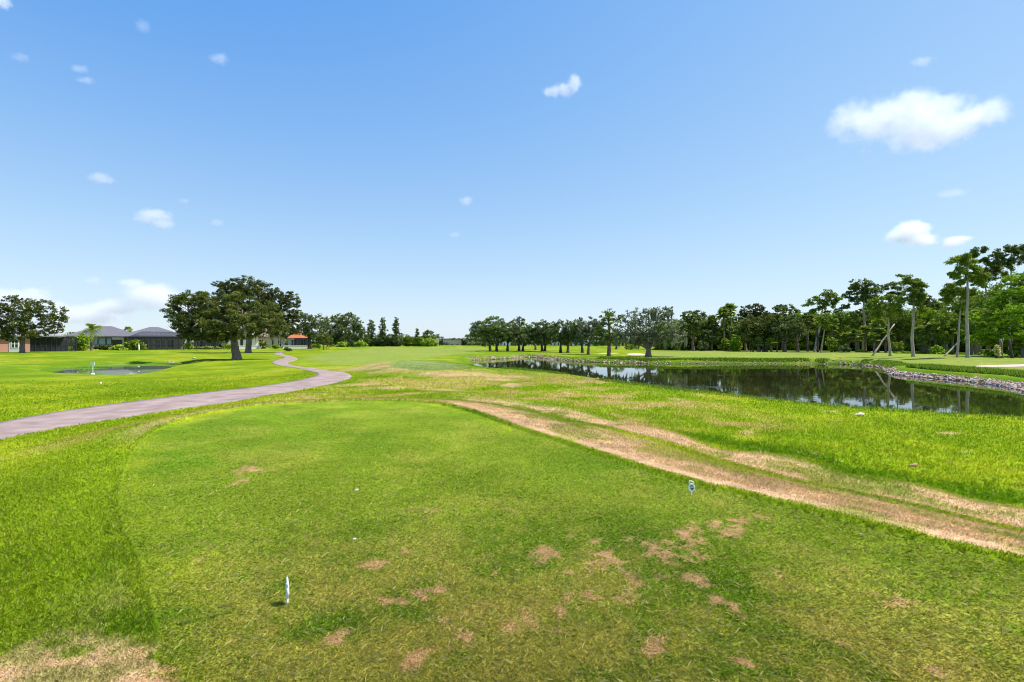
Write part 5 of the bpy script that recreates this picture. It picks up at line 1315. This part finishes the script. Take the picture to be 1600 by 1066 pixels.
def cloud(label, px, py, lobes, Y=1400, dens=.05, amp=1.8, seed=1, nsc=None, depth=.5):
    """lobes in px offsets (dx, dy, rx, ry) from the cloud's middle"""
    k = Y/F; X = (px-800)*k; Z = CAMZ+(533-py)*k
    LL = [((dx*k, 0, -dy*k), (rx*k, max(rx, ry)*depth*k+ry*k*.4, ry*k)) for dx, dy, rx, ry in lobes]
    x0 = min(c[0]-r[0]*1.25 for c, r in LL); x1 = max(c[0]+r[0]*1.25 for c, r in LL); yd = max(r[1] for c, r in LL)*1.2
    z0 = min(c[2]-r[2]*1.25 for c, r in LL); z1 = max(c[2]+r[2]*1.25 for c, r in LL)
    import bmesh
    bm = bmesh.new(); bmesh.ops.create_icosphere(bm, subdivisions=3, radius=1)
    cx_, cz_ = (x0+x1)/2, (z0+z1)/2
    for v in bm.verts:
        for a in range(3):
            v.co[a] = math.copysign(abs(v.co[a])**.7, v.co[a])
        v.co.x = cx_+v.co.x*(x1-x0)/2; v.co.y *= yd; v.co.z = cz_+v.co.z*(z1-z0)/2
    me = bpy.data.meshes.new('cloud'); bm.to_mesh(me); bm.free()
    mm = max(r[0] for c, r in LL)
    me.materials.append(cloud_mat('cloud_vapour', LL, dens, (nsc or 2.2)/mm, seed, amp))
    o = bpy.data.objects.new('cloud', me); COL.objects.link(o); o.location = (X, Y, Z)
    tag(o, label, 'cloud', kind=None)
    return o
cloud('big white puffy cloud at the upper right, largest in the sky', 1432, 185, [(0,0,62,36),(-60,5,62,34),(-105,0,34,26),(60,5,60,28),(112,-8,34,24),(15,28,70,24),(-10,-22,40,28),(35,-12,50,26),(-120,16,28,14)], dens=.012, amp=2.2, seed=3, nsc=3.0)
cloud('white cloud low above the wood at the right', 1425, 366, [(0,-4,30,20),(-20,4,26,12),(14,8,28,14)], Y=1900, dens=.03, seed=5, amp=1.6)
cloud('small white cloud touching the right side of the low one', 1492, 378, [(0,0,22,10),(14,-5,16,6),(-10,4,12,8)], Y=1900, dens=.028, seed=6, amp=1.6)
cloud('flat wisp above the low right cloud', 1488, 302, [(0,0,26,7)], dens=0.0110, seed=7)
cloud('tiny faint wisp above the big cloud', 1442, 96, [(0,0,20,8)], dens=0.0088, seed=8)
cloud('tiny round puff just below the big cloud', 1350, 237, [(0,0,13,7)], dens=0.0110, seed=9)
cloud('small bright cloud with a pointed top near the middle of the sky', 882, 138, [(0,2,22,12),(16,-8,14,16),(-18,6,20,8)], dens=.022, seed=10)
cloud('small ragged cloud left of centre low in the sky', 243, 336, [(0,0,30,12),(10,14,20,10),(-14,6,20,10)], dens=.018, seed=11)
cloud('small faint cloud at the left side halfway up the sky', 156, 278, [(0,0,22,10),(14,4,14,6)], dens=0.0138, seed=12)
cloud('tiny puff in the middle of the sky over the distant trees', 728, 314, [(0,0,13,9)], dens=0.0165, seed=13)
cloud('faint speck of cloud below the tiny middle puff', 711, 367, [(0,0,11,6)], dens=0.0099, seed=14)
cloud('upper of two little wisps at the upper left', 125, 108, [(0,0,16,7)], dens=0.0121, seed=15)
cloud('lower of two little wisps at the upper left', 134, 126, [(0,0,16,6)], dens=0.0121, seed=16)
cloud('tiny puff high in the sky left of the middle', 342, 92, [(0,0,17,10)], dens=0.0110, seed=17)
cloud('faint wisp near the top edge of the sky at the left', 223, 41, [(0,0,13,12)], dens=0.0072, seed=18)
cloud('faint smudge of cloud near the left edge high up', 33, 90, [(0,0,15,8)], dens=0.0077, seed=19)
cloud('tiny flat puff right of the ragged left cloud', 339, 348, [(0,0,13,7)], dens=0.0110, seed=20)
cloud('speck of cloud above the ragged left cloud', 288, 314, [(0,0,9,5)], dens=0.0138, seed=21)
cloud('small round puff above the left houses', 146, 439, [(0,0,14,8)], dens=0.0110, seed=22, Y=2200)
cloud('soft broad cloud low behind the left side of the big oaks', 240, 464, [(0,0,52,24),(-34,-22,24,8),(40,8,40,20),(-50,14,40,14)], dens=.012, seed=23, Y=2600, amp=1.7)
cloud('soft low cloud bank over the grey roofed houses', 140, 494, [(0,0,60,18),(30,-10,40,14),(-40,0,34,14),(-50,-12,20,14)], dens=.012, seed=24, Y=2600, amp=1.7)
cloud('soft low cloud behind the oak at the left edge', 30, 466, [(0,6,42,22),(25,-4,26,18),(-30,0,30,20)], dens=.012, seed=25, Y=2600, amp=1.7)
cloud('corner of a white cloud cut off at the top left', 2, 2, [(0,0,16,13)], dens=.03, seed=26)
